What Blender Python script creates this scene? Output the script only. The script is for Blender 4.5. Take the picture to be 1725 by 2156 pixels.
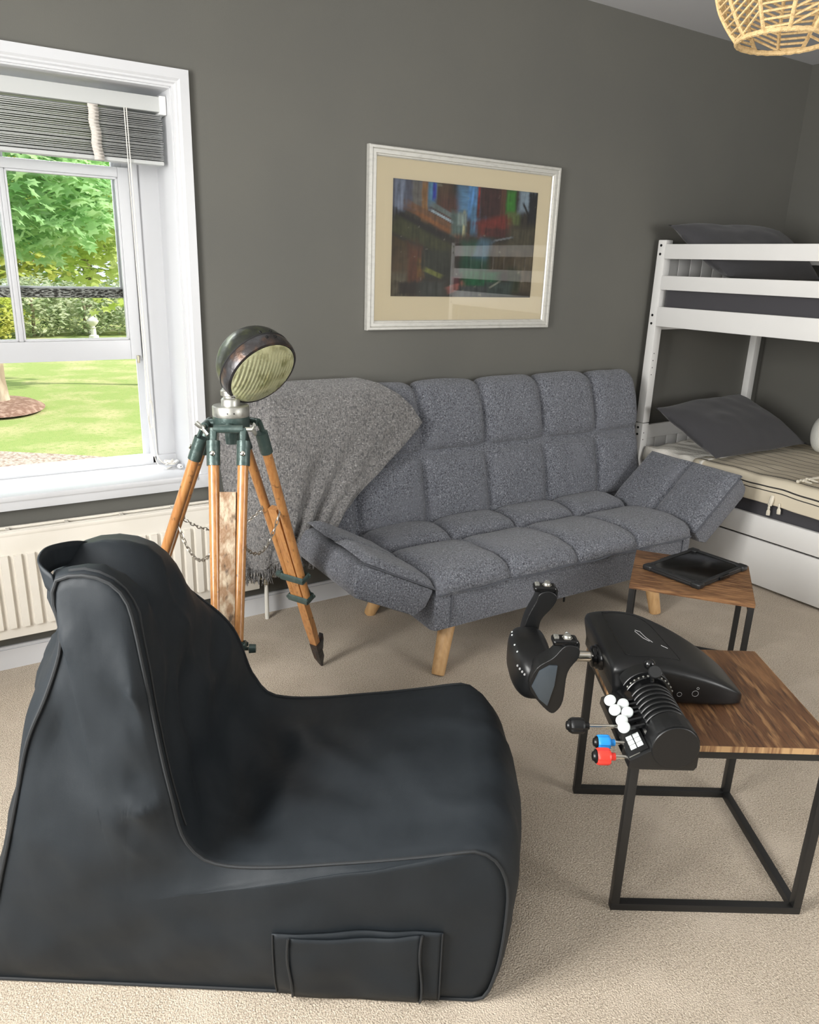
import bpy, bmesh, math, random
from mathutils import Vector, Matrix, noise
PI = math.pi
random.seed(7)
for o in list(bpy.data.objects): bpy.data.objects.remove(o, do_unlink=True)
S = bpy.context.scene
COL = S.collection

# ------------------------------------------------------------------ camera
cam = bpy.data.cameras.new('camera'); cam_o = bpy.data.objects.new('camera', cam); COL.objects.link(cam_o)
cr = Vector((0.84602607, -0.53212428, 0.03291868)); cu = Vector((0.13798574, 0.27818845, 0.95056358)); cf = Vector((0.51497556, 0.79965927, -0.30878024))
cam_o.matrix_world = Matrix(((cr.x, cu.x, -cf.x, 0), (cr.y, cu.y, -cf.y, -3.05017), (cr.z, cu.z, -cf.z, 1.55), (0, 0, 0, 1)))
cam.sensor_fit = 'HORIZONTAL'; cam.sensor_width = 36; cam.lens = 36 * 1597.67 / 1725
cam.clip_start = .05; cam.clip_end = 300
S.camera = cam_o

# ------------------------------------------------------------------ sky, sun, daylight, added fill, exposure
w = bpy.data.worlds.new('sky'); S.world = w; w.use_nodes = True
bg = w.node_tree.nodes['Background']; bg.inputs[0].default_value = (.86, .93, 1, 1); bg.inputs[1].default_value = 1.5
def lamp(name, kind, loc, rot, energy, color, size=None, size_y=None):
    l = bpy.data.lights.new(name, kind); l.energy = energy; l.color = color
    if kind == 'AREA':
        l.shape = 'RECTANGLE'; l.size = size; l.size_y = size_y
    o = bpy.data.objects.new(name, l); COL.objects.link(o); o.location = loc; o.rotation_euler = rot
    return o
sun = lamp('sun', 'SUN', (20, -8, 20), Vector((-.72, .34, -.62)).to_track_quat('-Z', 'Y').to_euler(), 6.3, (1, .96, .88)); sun.data.angle = math.radians(2)
# daylight through the side window behind the camera, sky light at the garden window; second side lamp and rear lamp are added fill
for yc, ww, en, tilt, zc in ((-3.7, 1.1, 42, -90, 1.6), (-1.75, 1.1, 150, -84, 1.65)):
    lamp('side_window_and_fill', 'AREA', (-1.30, yc, zc), (0, math.radians(tilt), 0), en, (1, .985, .95), 1.6, ww)
lamp('daylight_garden_window', 'AREA', (.33, .85, 2.75), (math.radians(-52), 0, 0), 190, (.95, .98, 1), 1.6, 1.0)
lamp('added_rear_fill', 'AREA', (3.1, -5.30, 1.70), (math.radians(82), 0, 0), 92, (1, .985, .95), 2.0, 1.5)  # added fill from the unseen rear, brightens the middle of the floor
S.view_settings.view_transform = 'Standard'; S.view_settings.look = 'None'; S.view_settings.gamma = 1
S.view_settings.use_curve_mapping = False; S.view_settings.exposure = 0.08

# ------------------------------------------------------------------ helpers
class MB:
    def __init__(s): s.v = []; s.f = []
    def add(s, vs, fs):
        n = len(s.v); s.v += [Vector(p) for p in vs]; s.f += [tuple(i + n for i in q) for q in fs]; return s
    def box(s, a, b, bev=0, M=None, seg=2):
        bm = bmesh.new(); bmesh.ops.create_cube(bm, size=1)
        c = [(a[i] + b[i]) / 2 for i in range(3)]; d = [abs(b[i] - a[i]) for i in range(3)]
        for p in bm.verts: p.co = Vector((c[0] + p.co.x * d[0], c[1] + p.co.y * d[1], c[2] + p.co.z * d[2]))
        if bev: bmesh.ops.bevel(bm, geom=bm.edges[:], offset=min(bev, min(d) * .45), segments=seg, profile=.6, affect='EDGES')
        return s.bm(bm, M)
    def bm(s, bm, M=None):
        bm.verts.index_update()
        s.add([(M @ p.co) if M else p.co.copy() for p in bm.verts], [[p.index for p in f.verts] for f in bm.faces]); bm.free(); return s
    def tube(s, pts, r, n=8, closed=False, caps=True, sx=1, sy=1):
        pts = [Vector(p) for p in pts]; m = len(pts); rr = r if isinstance(r, (list, tuple)) else [r] * m
        T = []
        for i in range(m):
            a = pts[(i - 1) % m] if (closed or i) else pts[0]; b = pts[(i + 1) % m] if (closed or i < m - 1) else pts[-1]
            t = (b - a); T.append(t.normalized() if t.length > 1e-9 else Vector((0, 0, 1)))
        ref = Vector((0, 0, 1)) if abs(T[0].z) < .9 else Vector((1, 0, 0))
        N = (ref - T[0] * ref.dot(T[0])).normalized(); vs = []
        for i in range(m):
            N = (N - T[i] * N.dot(T[i])).normalized(); B = T[i].cross(N)
            for k in range(n):
                a = 2 * PI * k / n; vs.append(pts[i] + (N * math.cos(a) * sx + B * math.sin(a) * sy) * rr[i])
        fs = []
        for i in range(m if closed else m - 1):
            for k in range(n):
                j = (i + 1) % m; fs.append((i * n + k, i * n + (k + 1) % n, j * n + (k + 1) % n, j * n + k))
        if caps and not closed:
            fs.append(tuple(range(n))[::-1]); fs.append(tuple((m - 1) * n + k for k in range(n)))
        return s.add(vs, fs)
    def lathe(s, prof, n=24, M=None, a0=0, a1=2 * PI):
        full = abs(a1 - a0 - 2 * PI) < 1e-6; k = n if full else n + 1; vs = []
        for r, z in prof:
            for i in range(k):
                a = a0 + (a1 - a0) * i / n; p = Vector((r * math.cos(a), r * math.sin(a), z)); vs.append(M @ p if M else p)
        fs = []
        for j in range(len(prof) - 1):
            for i in range(n):
                i2 = (i + 1) % k; fs.append((j * k + i, j * k + i2, (j + 1) * k + i2, (j + 1) * k + i))
        if full:
            if prof[0][0] > 1e-5: fs.append(tuple(range(k))[::-1])
            if prof[-1][0] > 1e-5: fs.append(tuple((len(prof) - 1) * k + i for i in range(k)))
        return s.add(vs, fs)
    def prism(s, poly, h0, h1, M=None, bev=0, seg=2):
        bm = bmesh.new(); a = [bm.verts.new((p[0], p[1], h0)) for p in poly]; b = [bm.verts.new((p[0], p[1], h1)) for p in poly]; n = len(poly)
        bm.faces.new(a[::-1]); bm.faces.new(b)
        for i in range(n): bm.faces.new((a[i], a[(i + 1) % n], b[(i + 1) % n], b[i]))
        bmesh.ops.recalc_face_normals(bm, faces=bm.faces[:])
        if bev: bmesh.ops.bevel(bm, geom=bm.edges[:], offset=bev, segments=seg, profile=.6, affect='EDGES', clamp_overlap=True)
        return s.bm(bm, M)
    def grid(s, fn, nu, nv, cu_=False, cv_=False):
        U = nu if cu_ else nu + 1; V = nv if cv_ else nv + 1
        vs = [fn(i / nu, j / nv) for i in range(U) for j in range(V)]; fs = []
        for i in range(nu):
            for j in range(nv):
                i2 = (i + 1) % U; j2 = (j + 1) % V
                fs.append((i * V + j, i2 * V + j, i2 * V + j2, i * V + j2))
        return s.add(vs, fs)
    def build(s, name, mat, parent=None, smooth=40, fix=True, solid=0, kind=None, label=None):
        me = bpy.data.meshes.new(name); me.from_pydata([tuple(p) for p in s.v], [], s.f)
        if fix:
            bm = bmesh.new(); bm.from_mesh(me); bmesh.ops.recalc_face_normals(bm, faces=bm.faces[:]); bm.to_mesh(me); bm.free()
        me.validate(); me.materials.append(mat)
        if smooth:
            me.shade_smooth(); me.set_sharp_from_angle(angle=math.radians(smooth))
        o = bpy.data.objects.new(name, me); COL.objects.link(o)
        if parent: o.parent = parent
        if solid:
            m = o.modifiers.new('thickness', 'SOLIDIFY'); m.thickness = solid; m.offset = 0
        if kind: o['kind'] = kind
        if label: o['label'] = label
        return o
def tag(o, label=None, cat=None, group=None, kind=None):
    if label: o['label'] = label
    if cat: o['category'] = cat
    if group: o['group'] = group
    if kind: o['kind'] = kind
    return o
def thing(name, label, cat, loc=(0, 0, 0), rz=0, group=None, kind=None):
    o = bpy.data.objects.new(name, None); COL.objects.link(o); o.location = loc; o.rotation_euler = (0, 0, rz); o.empty_display_size = .1
    return tag(o, label, cat, group, kind)
def inst(src, parent, M=None):
    c = src.copy(); COL.objects.link(c); c.parent = parent
    if M is not None: c.matrix_local = M
    return c
def axes(o, z, up=Vector((0, 0, 1))):
    z = Vector(z).normalized(); x = Vector(up).cross(z)
    if x.length < 1e-4: x = Vector((1, 0, 0))
    x.normalize(); y = z.cross(x); o = Vector(o)
    return Matrix(((x.x, y.x, z.x, o.x), (x.y, y.y, z.y, o.y), (x.z, y.z, z.z, o.z), (0, 0, 0, 1)))
def lerp(a, b, t): return a + (b - a) * t
def pw(x, pts):                                     # piecewise linear
    if x <= pts[0][0]: return pts[0][1]
    for (a, b), (c, d) in zip(pts, pts[1:]):
        if x <= c: return b + (d - b) * (x - a) / (c - a)
    return pts[-1][1]
def smooth(a, b, x):
    t = max(0, min(1, (x - a) / (b - a))); return t * t * (3 - 2 * t)
def catmull(P, n, closed=False):
    P = [Vector(p) for p in P]; m = len(P); out = []
    for i in range(m if closed else m - 1):
        g = (lambda k: P[k % m]) if closed else (lambda k: P[max(0, min(m - 1, k))])
        a, b, c, d = g(i - 1), g(i), g(i + 1), g(i + 2)
        for k in range(n):
            t = k / n; out.append(.5 * ((2 * b) + (c - a) * t + (2 * a - 5 * b + 4 * c - d) * t * t + (3 * b - a - 3 * c + d) * t ** 3))
    if not closed: out.append(P[-1])
    return out

# ------------------------------------------------------------------ materials
def mat(name, col, rough=.6, metal=0, spec=.5, bump=None, vary=None, sheen=0, coat=0, bump2=None):
    """bump=(scale, strength[, detail]); vary=(scale, colour2, lo, hi[, stretch])"""
    m = bpy.data.materials.new(name); m.use_nodes = True; nt = m.node_tree; N = nt.nodes; L = nt.links; b = N['Principled BSDF']
    b.inputs['Base Color'].default_value = (*col, 1); b.inputs['Roughness'].default_value = rough; b.inputs['Metallic'].default_value = metal
    b.inputs['Specular IOR Level'].default_value = spec; b.inputs['Sheen Weight'].default_value = sheen; b.inputs['Coat Weight'].default_value = coat
    tc = N.new('ShaderNodeTexCoord')
    def nz(scale, detail=3, stretch=None):
        t = N.new('ShaderNodeTexNoise'); t.inputs['Scale'].default_value = scale; t.inputs['Detail'].default_value = detail
        if stretch:
            mp = N.new('ShaderNodeMapping'); mp.inputs['Scale'].default_value = stretch; L.new(tc.outputs['Object'], mp.inputs[0]); L.new(mp.outputs[0], t.inputs['Vector'])
        else: L.new(tc.outputs['Object'], t.inputs['Vector'])
        return t
    if vary:
        vs = vary if isinstance(vary, list) else [vary]; prev = None
        for vv in vs:
            t = nz(vv[0], 4, vv[4] if len(vv) > 4 else None)
            r = N.new('ShaderNodeMapRange'); r.inputs['From Min'].default_value = vv[2]; r.inputs['From Max'].default_value = vv[3]; L.new(t.outputs['Fac'], r.inputs[0])
            x = N.new('ShaderNodeMix'); x.data_type = 'RGBA'; L.new(r.outputs[0], x.inputs['Factor'])
            if prev: L.new(prev.outputs[2], x.inputs[6])
            else: x.inputs[6].default_value = (*col, 1)
            x.inputs[7].default_value = (*vv[1], 1); prev = x
        L.new(prev.outputs[2], b.inputs['Base Color'])
    if bump:
        t = nz(bump[0], bump[2] if len(bump) > 2 else 3, bump[3] if len(bump) > 3 else None)
        bp = N.new('ShaderNodeBump'); bp.inputs['Strength'].default_value = bump[1]; bp.inputs['Distance'].default_value = .01
        L.new(t.outputs['Fac'], bp.inputs['Height']); L.new(bp.outputs[0], b.inputs['Normal'])
        if bump2:
            t2 = nz(*bump2[2:]); b2 = N.new('ShaderNodeBump'); b2.inputs['Strength'].default_value = bump2[0]; b2.inputs['Distance'].default_value = bump2[1]
            L.new(t2.outputs['Fac'], b2.inputs['Height']); L.new(b2.outputs[0], bp.inputs['Normal'])
    return m
def glass(name, tint, gloss=.1, rough=.02, ior=1.45, bump=None):
    m = bpy.data.materials.new(name); m.use_nodes = True; nt = m.node_tree; N = nt.nodes; L = nt.links
    N.remove(N['Principled BSDF']); tr = N.new('ShaderNodeBsdfTransparent'); tr.inputs[0].default_value = (*tint, 1)
    gl = N.new('ShaderNodeBsdfGlossy'); gl.inputs['Roughness'].default_value = rough
    fr = N.new('ShaderNodeFresnel'); fr.inputs[0].default_value = ior; mx = N.new('ShaderNodeMixShader')
    ad = N.new('ShaderNodeMath'); ad.operation = 'ADD'; ad.inputs[1].default_value = gloss; L.new(fr.outputs[0], ad.inputs[0])
    L.new(ad.outputs[0], mx.inputs[0]); L.new(tr.outputs[0], mx.inputs[1]); L.new(gl.outputs[0], mx.inputs[2]); L.new(mx.outputs[0], N['Material Output'].inputs[0])
    return m
def leafmat(name, c1, c2, scale=3):
    m = bpy.data.materials.new(name); m.use_nodes = True; nt = m.node_tree; N = nt.nodes; L = nt.links; N.remove(N['Principled BSDF'])
    tc = N.new('ShaderNodeTexCoord'); t = N.new('ShaderNodeTexNoise'); t.inputs['Scale'].default_value = scale; L.new(tc.outputs['Object'], t.inputs['Vector'])
    r = N.new('ShaderNodeMapRange'); r.inputs['From Min'].default_value = .35; r.inputs['From Max'].default_value = .65; L.new(t.outputs['Fac'], r.inputs[0])
    x = N.new('ShaderNodeMix'); x.data_type = 'RGBA'; x.inputs[6].default_value = (*c1, 1); x.inputs[7].default_value = (*c2, 1); L.new(r.outputs[0], x.inputs['Factor'])
    d = N.new('ShaderNodeBsdfDiffuse'); tl = N.new('ShaderNodeBsdfTranslucent'); mx = N.new('ShaderNodeMixShader'); mx.inputs[0].default_value = .5
    L.new(x.outputs[2], d.inputs[0]); L.new(x.outputs[2], tl.inputs[0]); L.new(d.outputs[0], mx.inputs[1]); L.new(tl.outputs[0], mx.inputs[2]); L.new(mx.outputs[0], N['Material Output'].inputs[0])
    return m
M_ = {}
M_['wall'] = mat('grey_wall_paint', (.125, .122, .108), .75, spec=.3, bump=(220, .05), vary=(1.6, (.115, .113, .102), .4, .7))
M_['ceil'] = mat('ceiling_paint', (.56, .56, .57), .85)
M_['white'] = mat('white_gloss_paint', (.60, .605, .62), .36)
M_['weathered'] = mat('weathered_paint', (.55, .54, .5), .7, vary=(60, (.03, .028, .022), .42, .52, (1, 4, 4)), bump=(80, .4))
M_['carpet'] = mat('beige_carpet', (.55, .465, .365), .95, spec=.1, bump=(260, .7, 2), vary=[(210, (.33, .27, .205), .44, .64), (240, (.74, .66, .55), .54, .70), (5, (.60, .51, .41), .5, .8)], sheen=.1)
M_['beige'] = mat('cream_enamel', (.74, .70, .63), .35, vary=(4, (.68, .64, .56), .4, .7))
M_['pipe'] = mat('painted_pipe', (.7, .68, .62), .45)
M_['brass'] = mat('tarnished_brass', (.45, .40, .30), .4, .7, vary=(50, (.2, .17, .12), .4, .6))
M_['slat'] = mat('blind_slat', (.50, .51, .50), .45)
M_['tape'] = mat('blind_tape', (.62, .58, .53), .9, bump=(400, .2))
M_['cord'] = mat('cord_white', (.75, .72, .66), .7)
M_['plastic_w'] = mat('white_plastic', (.8, .8, .79), .35)
M_['clear'] = glass('window_glass', (.97, .98, .98), .02)
M_['picglass'] = glass('picture_glass', (1, 1, .99), .07)
M_['frame'] = mat('silvered_frame', (.55, .54, .50), .38, .25, vary=(30, (.46, .45, .42), .5, .75, (1, 1, 3)), bump=(60, .04))
M_['matboard'] = mat('cream_mount', (.86, .77, .58), .9)
M_['black_metal'] = mat('black_powder_coat', (.012, .012, .012), .42)
M_['bolt'] = mat('dark_bolt', (.03, .03, .03), .35, .8)
M_['grey_fabric'] = mat('grey_upholstery', (.145, .152, .175), .95, spec=.15, bump=(300, .4, 2), vary=[(170, (.055, .057, .066), .47, .64), (140, (.30, .31, .335), .54, .70, (1.3, 1, 1)), (6, (.15, .155, .175), .55, .8)], sheen=.2)
M_['piping_grey'] = mat('grey_piping', (.085, .09, .105), .95, bump=(500, .3))
M_['throw'] = mat('woven_throw', (.20, .192, .186), .98, spec=.1, bump=(260, .9, 2, (1, 1, .45)), vary=[(120, (.09, .088, .09), .45, .62, (1.6, 1, .6)), (150, (.42, .41, .40), .55, .72, (.6, 1, 1.7))], sheen=.4)
M_['oak'] = mat('pale_oak', (.58, .36, .17), .45, vary=(14, (.48, .28, .12), .35, .7, (6, 6, 1)))
M_['wood'] = mat('varnished_ash', (.46, .22, .075), .32, coat=.4, vary=[(16, (.34, .14, .045), .4, .7, (7, 7, .6)), (45, (.12, .06, .03), .62, .74)])
M_['wood_worn'] = mat('worn_board', (.25, .145, .075), .6, vary=[(22, (.46, .37, .26), .46, .60, (1.5, 1.5, .6)), (60, (.09, .055, .03), .56, .7, (1, 1, .3))], bump=(60, .5))
M_['green_metal'] = mat('green_hammered_metal', (.055, .085, .078), .35, .35, bump=(80, .15), vary=(40, (.085, .115, .105), .5, .7))
M_['steel'] = mat('brushed_steel', (.50, .50, .46), .42, .85, vary=(40, (.36, .35, .32), .45, .7), bump=(90, .05))
M_['iron'] = mat('worn_iron', (.05, .045, .045), .38, .6, vary=[(26, (.12, .075, .055), .5, .66), (18, (.085, .085, .09), .5, .66)], bump=(60, .2))
M_['lampgreen'] = mat('dark_lamp_paint', (.075, .08, .065), .33, .75, vary=[(22, (.16, .18, .09), .5, .68), (9, (.03, .03, .03), .5, .7)], bump=(60, .12))
M_['reflector'] = mat('lamp_reflector', (.62, .62, .42), .25, .9)
M_['lens'] = mat('ribbed_lens', (.74, .75, .46), .14, .45, coat=.6, vary=(26, (.40, .41, .20), .48, .68))
M_['chain'] = mat('chain_metal', (.42, .39, .34), .35, .9)
M_['black_cloth'] = mat('black_canvas', (.0125, .0160, .0195), .58, spec=.26, bump=(900, .12, 2), bump2=(.32, .03, 6, 3, (1, 1, .6)), vary=(5, (.0155, .0192, .0230), .4, .7))
M_['black_pipe'] = mat('black_cord_piping', (.012, .014, .016), .7, bump=(900, .2))
M_['board'] = mat('rustic_board', (.14, .064, .028), .5, vary=[(9, (.32, .17, .075), .45, .62, (1, 9, 9)), (20, (.055, .026, .014), .52, .66, (.8, 10, 10)), (2.2, (.30, .15, .065), .5, .7, (1, 3, 3))], bump=(30, .12, 4, (1, 9, 9)))
M_['board_edge'] = mat('rustic_board_edge', (.50, .31, .15), .5, vary=(90, (.22, .11, .05), .45, .62, (1, 1, .05)))
M_['board2'] = mat('rustic_board_grain_across', (.115, .052, .023), .5, vary=[(9, (.29, .155, .068), .48, .66, (9, 1, 9)), (18, (.055, .026, .014), .5, .66, (9, .8, 9)), (2.2, (.27, .13, .055), .5, .7, (3, 1, 3))], bump=(30, .12, 4, (9, 1, 9)))
M_['case'] = mat('black_rubber_case', (.017, .018, .019), .38)
M_['screen'] = mat('dark_screen', (.006, .006, .006), .16, spec=.22)
M_['yoke'] = mat('black_abs', (.0065, .0068, .0072), .36, bump=(700, .05))
M_['yoke_gloss'] = mat('black_gloss_abs', (.005, .0052, .0056), .2)
M_['yoke_grey'] = mat('dark_grey_abs', (.07, .085, .10), .32, .3)
M_['chrome'] = mat('chrome', (.82, .79, .72), .12, 1)
M_['white_cap'] = mat('white_lever_cap', (.62, .66, .65), .35)
M_['blue'] = mat('blue_plastic', (.02, .27, .72), .35)
M_['red'] = mat('red_plastic', (.80, .045, .03), .35)
M_['mark'] = mat('silver_print', (.35, .35, .35), .4)
M_['bed'] = mat('white_lacquer', (.80, .79, .77), .38, vary=(3, (.77, .76, .74), .4, .7))
M_['sheet'] = mat('charcoal_cotton', (.052, .05, .056), .95, bump=(300, .15), sheen=.2)
M_['pillow'] = mat('charcoal_pillowcase', (.045, .044, .048), .95, bump=(250, .2), sheen=.15)
M_['linen'] = mat('cream_linen', (.72, .67, .56), .95, bump=(200, .3))
M_['rattan'] = mat('rattan_cord', (.70, .50, .25), .7, bump=(300, .5, 2, (1, 1, 3)), vary=(120, (.55, .37, .17), .45, .65))
M_['soft_white'] = mat('white_plush', (.62, .62, .58), .9, bump=(200, .3))
M_['line'] = mat('black_line', (.01, .01, .01), .8)
M_['grass'] = mat('lawn_grass', (.27, .34, .10), .95, vary=[(1.1, (.45, .41, .21), .45, .66), (14, (.22, .32, .08), .5, .72)], bump=(60, .8))
M_['gravel'] = mat('gravel_path', (.50, .42, .36), .95, vary=(25, (.28, .2, .16), .45, .6), bump=(60, .8))
M_['mulch'] = mat('leaf_mulch', (.20, .11, .08), .95, vary=(12, (.36, .24, .19), .45, .65), bump=(30, 1))
M_['bark'] = mat('tree_bark', (.26, .20, .14), .95, vary=(9, (.42, .35, .26), .45, .65, (1, 1, .3)), bump=(14, .8, 4, (1, 1, .3)))
M_['stone'] = mat('pale_stone', (.72, .70, .62), .8, bump=(40, .2))
M_['facade'] = mat('house_render', (.5, .48, .44), .9)
M_['leaf_a'] = leafmat('maple_leaf', (.36, .62, .26), (.70, .88, .52), 1.8)
M_['leaf_b'] = leafmat('lime_leaf', (.55, .70, .16), (.78, .82, .34), .9)
M_['leaf_c'] = leafmat('laurel_leaf', (.30, .40, .20), (.80, .82, .62), 3.2)
M_['leaf_d'] = leafmat('yellow_green_leaf', (.52, .60, .12), (.68, .66, .22), 1.2)

# ------------------------------------------------------------------ room shell
XL, XR, YB, YR, ZC = -1.05, 4.687, 0.0, -5.0, 2.754
WX0, WX1, WZ0, WZ1 = -.225, .885, .70, 2.13          # garden window opening
def struct(name, mb, m, parent=None, **k):
    o = mb.build(name, m, parent, **k)
    if not parent: o['kind'] = 'structure'
    return o
struct('floor', MB().box((XL - .3, YR - .3, -.2), (XR + .3, .32, 0)), M_['carpet'])
struct('ceiling', MB().box((XL - .3, YR - .3, ZC), (XR + .3, .32, ZC + .2)), M_['ceil'])
wb = MB().box((XL - .3, 0, 0), (WX0, .32, ZC)).box((WX1, 0, 0), (XR + .3, .32, ZC)).box((WX0, 0, 0), (WX1, .32, WZ0 - .03)).box((WX0, 0, WZ1), (WX1, .32, ZC))
struct('wall_back', wb, M_['wall'], fix=False)
struct('wall_right', MB().box((XR, YR - .3, 0), (XR + .3, 0, ZC)), M_['wall'])
LZ0, LZ1 = .72, 2.45; LW = ((-4.45, -2.95), (-2.35, -1.15))  # second opening added to light the back wall and floor from the left
wl = MB().box((XL - .3, YR - .3, 0), (XL, LW[0][0], ZC)).box((XL - .3, LW[0][1], 0), (XL, LW[1][0], ZC)).box((XL - .3, LW[1][1], 0), (XL, 0, ZC))
for LY0, LY1 in LW: wl.box((XL - .3, LY0, 0), (XL, LY1, LZ0)).box((XL - .3, LY0, LZ1), (XL, LY1, ZC))
struct('wall_left', wl, M_['wall'], fix=False)
RW0, RW1, RZ0_, RZ1_ = 2.1, 4.1, .85, 2.45  # opening and its window added to let fill light reach the floor
struct('wall_rear', MB().box((XL - .3, YR - .3, 0), (RW0, YR, ZC)).box((RW1, YR - .3, 0), (XR + .3, YR, ZC)).box((RW0, YR - .3, 0), (RW1, YR, RZ0_)).box((RW0, YR - .3, RZ1_), (RW1, YR, ZC)), M_['wall'], fix=False)
w4 = thing('window_4', None, None, (0, YR, 0), kind='structure'); w4['label'] = 'added white framed wide window in the rear wall, lets in fill light'
for a, b in (((RW0, -.2, RZ0_), (RW0 + .06, -.12, RZ1_)), ((RW1 - .06, -.2, RZ0_), (RW1, -.12, RZ1_)), ((RW0, -.2, RZ0_), (RW1, -.12, RZ0_ + .06)), ((RW0, -.2, RZ1_ - .06), (RW1, -.12, RZ1_)), ((3.08, -.19, RZ0_), (3.12, -.13, RZ1_))):
    MB().box(a, b, .004).build('window_frame', M_['white'], w4)
MB().box((RW0, -.3, RZ0_ - .02), (RW1, .04, RZ0_), .004).build('window_sill', M_['white'], w4)
def skirt(name, a, b):
    mb = MB(); x0, y0 = a; x1, y1 = b
    if abs(y1 - y0) < .1: mb.box((x0, y0, 0), (x1, y1, .082)).box((x0, y0 + (.006 if y1 > y0 else 0), .08), (x1, y1, .094), .003)
    else: mb.box((x0, y0, 0), (x1, y1, .082)).box((x0, y0, .08), (x1, y1, .094), .003)
    struct(name, mb, M_['white'])
skirt('baseboard_back', (XL, -.018), (XR, 0)); skirt('baseboard_right', (XR - .018, YR), (XR, -.018)); skirt('baseboard_left', (XL, YR), (XL + .018, -.018))

# garden window: deep white box, raised lower sash, weathered upper sash behind
win = thing('window_1', None, None, (0, 0, 0), kind='structure')
win['label'] = 'white sash window with its lower sash pushed up, looking onto the garden'
def architrave(p0, p1, q0, q1, name):      # outer corners p0-p1, inner corners q0-q1, all in x,z : mitred moulding
    mb = MB(); lv = [(0, -.022), (.55, -.024), (.68, -.017), (.78, -.017), (.86, -.009), (1, -.009)]
    ys = [0, -.022] + [l[1] for l in lv] + [0]; ts = [0, 0] + [l[0] for l in lv] + [1]
    for e0, e1 in ((p0, q0), (p1, q1)):
        for t, y in zip(ts, ys): mb.v.append(Vector((lerp(e0[0], e1[0], t), y, lerp(e0[1], e1[1], t))))
    n = len(ts)
    for i in range(n - 1): mb.f.append((i, i + 1, n + i + 1, n + i))
    mb.f += [tuple(range(n)), tuple(range(n, 2 * n))]
    return mb.build(name, M_['white'], win, smooth=25)
ox0, ox1, oz1 = WX0 - .06, .945, 2.187
architrave((ox1, WZ0 - .02), (ox1, oz1), (WX1, WZ0 - .02), (WX1, WZ1), 'architrave')
architrave((ox0, oz1), (ox1, oz1), (WX0, WZ1), (WX1, WZ1), 'architrave')
architrave((ox0, WZ0 - .02), (ox0, oz1), (WX0, WZ0 - .02), (WX0, WZ1), 'architrave')
MB().box((ox0 - .005, -.035, WZ0 - .058), (ox1, .0, WZ0 - .002), .004).build('apron_board', M_['white'], win)
MB().box((ox0 - .005, -.042, WZ0 - .022), (ox1 - .05, .23, WZ0), .006).build('window_board', M_['white'], win)
D = .225
for a, b in (((WX1 - .006, 0, WZ0), (WX1 + .02, D, WZ1)), ((WX0 - .02, 0, WZ0), (WX0 + .006, D, WZ1)), ((WX0, 0, WZ1 - .006), (WX1, D, WZ1 + .02))):
    MB().box(a, b, .002).build('jamb_lining', M_['white'], win)
# sash box: flat inner panel, staff bead, parting bead
for sgn in (1, -1):
    cx = .33; X = lambda a: cx + sgn * (a - cx)
    def bx(a, b, bev=.002): return MB().box((min(X(a[0]), X(b[0])), a[1], a[2]), (max(X(a[0]), X(b[0])), b[1], b[2]), bev)
    bx((.80, D - .002, WZ0), (.9, .33, WZ1)).build('sash_box', M_['white'], win)
    bx((.775, D - .012, WZ0), (.80, D + .012, WZ1), .006).build('staff_bead', M_['white'], win)
    bx((.757, D + .056, WZ0), (.80, D + .066, WZ1), .003).build('parting_bead', M_['white'], win)
MB().box((WX0, D, WZ1 - .03), (WX1, .33, WZ1)).build('head_lining', M_['white'], win)
MB().box((WX0, D - .012, WZ0 - .01), (WX1, D + .03, WZ0 + .038), .006).build('bottom_bead', M_['white'], win)
sillm = MB(); sillm.prism([(D + .02, WZ0 + .03), (.46, WZ0 - .01), (.46, WZ0 - .07), (D + .02, WZ0 - .03)], -.30, .96, Matrix(((0, 0, 1, 0), (1, 0, 0, 0), (0, 1, 0, 0), (0, 0, 0, 1))), .004)
sillm.build('outer_sill', M_['white'], win)
def sash(x0, x1, z0, z1, y0, y1, st, top, bot, m, nm, mun=True, mb_=None):
    MB().box((x0, y0, z0), (x0 + st, y1, z1), .003).build(nm + '_stile', m, win); MB().box((x1 - st, y0, z0), (x1, y1, z1), .003).build(nm + '_stile', m, win)
    MB().box((x0 + st, y0, z1 - top), (x1 - st, y1, z1), .003).build(nm + '_top_rail', m, win)
    MB().box((x0 + st, y0, z0), (x1 - st, y1, z0 + bot), .003).build(nm + '_bottom_rail', mb_ or m, win)
    xm = (x0 + x1) / 2
    if mun: MB().box((xm - .009, y0 + .004, z0 + bot), (xm + .009, y1 - .004, z1 - top), .004).build(nm + '_glazing_bar', m, win)
    ym = (y0 + y1) / 2
    for a, b in ((x0 + st, xm - .009), (xm + .009, x1 - st)):
        MB().box((a, ym - .0015, z0 + bot), (b, ym + .0015, z1 - top)).build('pane', M_['clear'], win)
        k = MB()                                       # ovolo bead round the pane
        for c, d in (((a, z0 + bot), (a + .008, z1 - top)), ((b - .008, z0 + bot), (b, z1 - top)), ((a, z0 + bot), (b, z0 + bot + .008)), ((a, z1 - top - .008), (b, z1 - top))):
            k.box((c[0], y0 + .006, c[1]), (d[0], y1 - .006, d[1]), .003)
        k.build('glazing_bead', m, win)
sash(-.112, .772, 1.145, 1.872, D + .013, D + .053, .042, .036, .078, M_['white'], 'lower_sash')
sash(-.112, .772, 1.385, 2.10, D + .067, D + .105, .042, .04, .034, M_['white'], 'upper_sash', True, M_['weathered'])
MB().tube([(.755, D + .008, 1.16), (.755, D + .008, 1.13)], .006, 8).build('sash_lift', M_['brass'], win)

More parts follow.
